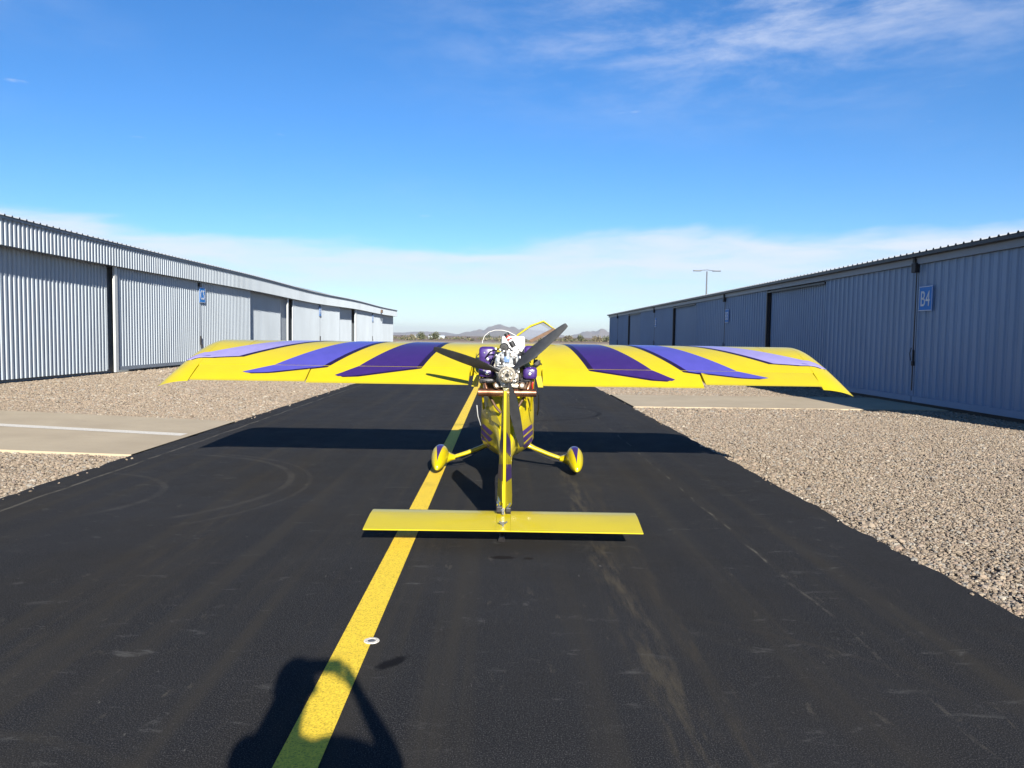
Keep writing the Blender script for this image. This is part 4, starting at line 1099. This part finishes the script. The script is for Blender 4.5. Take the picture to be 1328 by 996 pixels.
    for k, mt in enumerate(('black', 'white', 'red', 'white', 'red', 'black')):
        m = MB(); m.lathe(c0+ca*(.05+.017*k), ca, [(0, .0275), (.017, .0275)] if k < 5 else [(0, .0275), (.02, .0275), (.03, .024)], 20); part('filter_band', m, mt, can)
    # ---- propeller
    hub = Vector((0, -1.30, 1.212)); ax = Vector((0, -math.cos(R(9)), -math.sin(R(9)))); X = Vector((1, 0, 0)); Zp = X.cross(ax) if X.cross(ax).z > 0 else ax.cross(X)
    m = MB(); m.lathe(hub-ax*.10, ax, [(0, .055), (.05, .055), (.055, .085), (.075, .088), (.082, .084)], 32); m.lathe(hub-ax*.012, ax, [(0, .070), (.020, .070), (.028, .064), (.029, .022), (.010, .020)], 32)
    ph = part('propeller_hub', m, 'silver')
    m = MB(); m.lathe(hub+ax*.002, ax, [(0, .021), (.004, .0205), (.0045, .002)], 20); part('hub_bore', m, 'black', ph)
    for k in range(6):
        a = k*math.pi/3+.3; p = hub+ax*.016+(X*math.cos(a)+Zp*math.sin(a))*.046
        m = MB(); m.lathe(p, ax, [(0, .010), (.012, .010), (.013, .006), (.022, .006)], 6); part('hub_bolt', m, 'steel', ph)
    for a in (161, 41, -78):
        a = R(a); d = X*math.cos(a)+Zp*math.sin(a); tn = -X*math.sin(a)+Zp*math.cos(a)
        m = MB(); rg = []
        for r, c, t, tw in ((.05, .035, .030, 60), (.10, .046, .030, 52), (.16, .078, .024, 44), (.24, .108, .018, 36), (.34, .118, .014, 29), (.46, .108, .011, 23), (.58, .092, .009, 19), (.68, .074, .0075, 16), (.745, .058, .006, 15), (.772, .046, .005, 14), (.78, .034, .003, 14)):
            tw = R(tw); cdv = tn*math.cos(tw)-ax*math.sin(tw); nn = cdv.cross(d)
            ctr = hub - ax*.045 + d*r
            rg.append([ctr + cdv*(c*.5*math.cos(q)) + nn*(t*.5*math.sin(q)*(1.3 if math.sin(q) > 0 else .7)) for q in (2*math.pi*k/16 for k in range(16))])
        m.rings(rg); part('propeller_blade', m, 'blade', None, 60)
    return T
aircraft()
#PERSON
# ------------------------------------------------------------------ the photographer, behind the lens
def skin_obj(name, chains, mat, parent, root=None, sub=2):
    """chains: lists of (point, radius); points that coincide are shared"""
    vs, rs, es, key = [], [], [], {}
    def vid(p, r):
        k = tuple(round(q, 4) for q in p)
        if k not in key: key[k] = len(vs); vs.append(p); rs.append(r)
        return key[k]
    for c in chains:
        ids = [vid(p, r) for p, r in c]
        es += [(a, b) for a, b in zip(ids, ids[1:])]
    me = bpy.data.meshes.new(name)
    bm = bmesh.new(); ly = bm.verts.layers.skin.verify(); bv = [bm.verts.new(p) for p in vs]
    for i, v in enumerate(bv): v[ly].radius = (rs[i], rs[i]); v[ly].use_root = (i == 0)
    for a, b in es: bm.edges.new((bv[a], bv[b]))
    bm.to_mesh(me); bm.free()
    me.materials.append(MT[mat])
    o = bpy.data.objects.new(name, me); C.objects.link(o)
    if parent: o.parent = parent
    s = o.modifiers.new('skin', 'SKIN'); s.use_smooth_shade = True; s.branch_smoothing = .3
    u = o.modifiers.new('smooth', 'SUBSURF'); u.levels = sub; u.render_levels = sub
    return o
def person():
    T = thing('person', 'person in a navy shirt and jeans holding up a phone to take the picture', 'person', (-.15, -.28, 0))
    O = Vector((-.15, -.28, 0)); L = lambda x, y, z: tuple(Vector((x, y, z))-O)
    P = {k: L(*v) for k, v in dict(pelvis=(-.15, -.30, .94), waist=(-.15, -.295, 1.07), chest=(-.15, -.29, 1.25), neckb=(-.15, -.285, 1.42), neck=(-.15, -.265, 1.475), head=(-.15, -.235, 1.585), crown=(-.15, -.24, 1.67)).items()}
    body = [[(P['pelvis'], .135), (P['waist'], .125), (P['chest'], .135), (P['neckb'], .06), (P['neck'], .055), (P['head'], .085), (P['crown'], .062)]]
    arms = {}
    for s, sh, el, wr, pm in ((1, (.02, -.29, 1.375), (.235, -.07, 1.225), (.095, -.062, 1.49), (.056, -.052, 1.560)), (-1, (-.305, -.29, 1.375), (-.33, -.03, 1.20), (-.245, -.068, 1.475), (-.182, -.052, 1.565))):
        sh, el, wr, pm = L(*sh), L(*el), L(*wr), L(*pm)
        mid = tuple((Vector(sh)+Vector(el))/2)
        arms[s] = (sh, mid, el, wr, pm)
        body.append([(P['chest'], .135), (sh, .06), (mid, .048), (el, .040), (tuple((Vector(el)*.6+Vector(wr)*.4)), .040), (wr, .027), (pm, .032)])
        for k in range(4):      # fingers wrap round the far side of the phone edge
            a = Vector(pm)+Vector((-s*.004, .012, .030-.019*k)); ln = (.9, 1.0, .95, .75)[k]
            body.append([(pm, .032), (tuple(a), .0095), (tuple(a+Vector((-s*.012, .022*ln, .003))), .0085), (tuple(a+Vector((-s*.034*ln, .026, .004))), .0078), (tuple(a+Vector((-s*.050*ln, .022, .002))), .0068)])
        th = Vector(pm)+Vector((-s*.012, -.012, -.018))
        body.append([(pm, .032), (tuple(th), .011), (tuple(th+Vector((-s*.028, -.006, .018))), .0098), (tuple(th+Vector((-s*.050, -.003, .030))), .0082)])
        hip = L(-.15+s*.09, -.30, .88); kn = L(-.15+s*.12, -.27, .49); an = L(-.15+s*.14, -.31, .09)
        body.append([(P['pelvis'], .135), (hip, .088), (kn, .058), (L(-.15+s*.13, -.31, .36), .057), (an, .038), (L(-.15+s*.15, -.25, .05), .038), (L(-.15+s*.17, -.13, .035), .032)])
    # fingers end on the phone's back edge without crossing the lens
    skin_obj('body', body, 'skin', T)
    sh = [[(tuple(Vector(P['pelvis'])+Vector((0, 0, .0))), .150), (P['waist'], .145), (P['chest'], .155), (tuple(Vector(P['neckb'])+Vector((0, 0, -.012))), .075)]]
    for s in (1, -1): sh.append([(P['chest'], .155), (arms[s][0], .076), (arms[s][1], .064), (tuple(Vector(arms[s][1]).lerp(Vector(arms[s][2]), .7)), .056)])
    skin_obj('shirt', sh, 'shirt', T)
    jn = []
    for s in (1, -1): jn.append([(L(-.15, -.30, .92), .145), (L(-.15+s*.09, -.30, .87), .102), (L(-.15+s*.12, -.27, .49), .075), (L(-.15+s*.14, -.31, .10), .062)])
    skin_obj('jeans', jn, 'jeans', T)
    for s in (1, -1): skin_obj('shoe', [[(L(-.15+s*.14, -.35, .055), .048), (L(-.15+s*.15, -.25, .05), .050), (L(-.15+s*.17, -.11, .042), .042)]], 'black', T)
    m = MB(); hc = Vector(P['head'])+Vector((0, -.012, .03)); rg = []
    for i in range(9):
        q = i/8*math.pi*.62; rg.append([hc+Vector((.093*math.sin(q)*math.cos(a), .108*math.sin(q)*math.sin(a)-.012, .118*math.cos(q)+(.035 if math.sin(a) > .3 and i > 5 else 0))) for a in (2*math.pi*k/18 for k in range(18))])
    m.rings(rg); m.obj('hair', MT['hair'], T, 60)
    for s in (-1, 1):
        m = MB(); m.lathe(Vector(P['head'])+Vector((s*.034, .083, .012)), (0, 1, 0), [(0, .013), (.006, .010), (.009, .003)], 12); m.obj('eye', MT['white'], T)
        m = MB(); m.lathe(Vector(P['head'])+Vector((s*.088, -.005, .0)), (s, 0, 0), [(-.01, .026), (.006, .030), (.010, .018)], 12); m.obj('ear', MT['skin'], T, 60)
    m = MB(); m.rings([[Vector(P['head'])+Vector((x, y, z)) for x, y, z in q] for q in ([(-.010, .080, .015), (.010, .080, .015), (0, .090, .017)], [(-.018, .078, -.028), (.018, .078, -.028), (0, .112, -.024)])]); m.obj('nose', MT['skin'], T, 60)
    m = MB(); m.box(Vector(P['head'])+Vector((0, .078, -.052)), (.048, .012, .010), bev=.004); m.obj('mouth', MT['red'], T)
    ph = thing('mobile_phone', 'black mobile phone held level in both hands at eye height', 'phone', (-.062, -.020, 1.590))
    m = MB(); m.box((0, 0, 0), (.158, .009, .074), bev=.004); m.obj('case', MT['phone'], ph)
    m = MB(); m.box((0, -.0052, 0), (.150, .001, .068)); m.obj('screen', MT['phone'], ph)
    m = MB(); m.lathe((.062, .0045, .010), (0, 1, 0), [(0, .007), (.0015, .007), (.002, .005)], 14); m.obj('camera_lens', MT['black'], ph)
person()
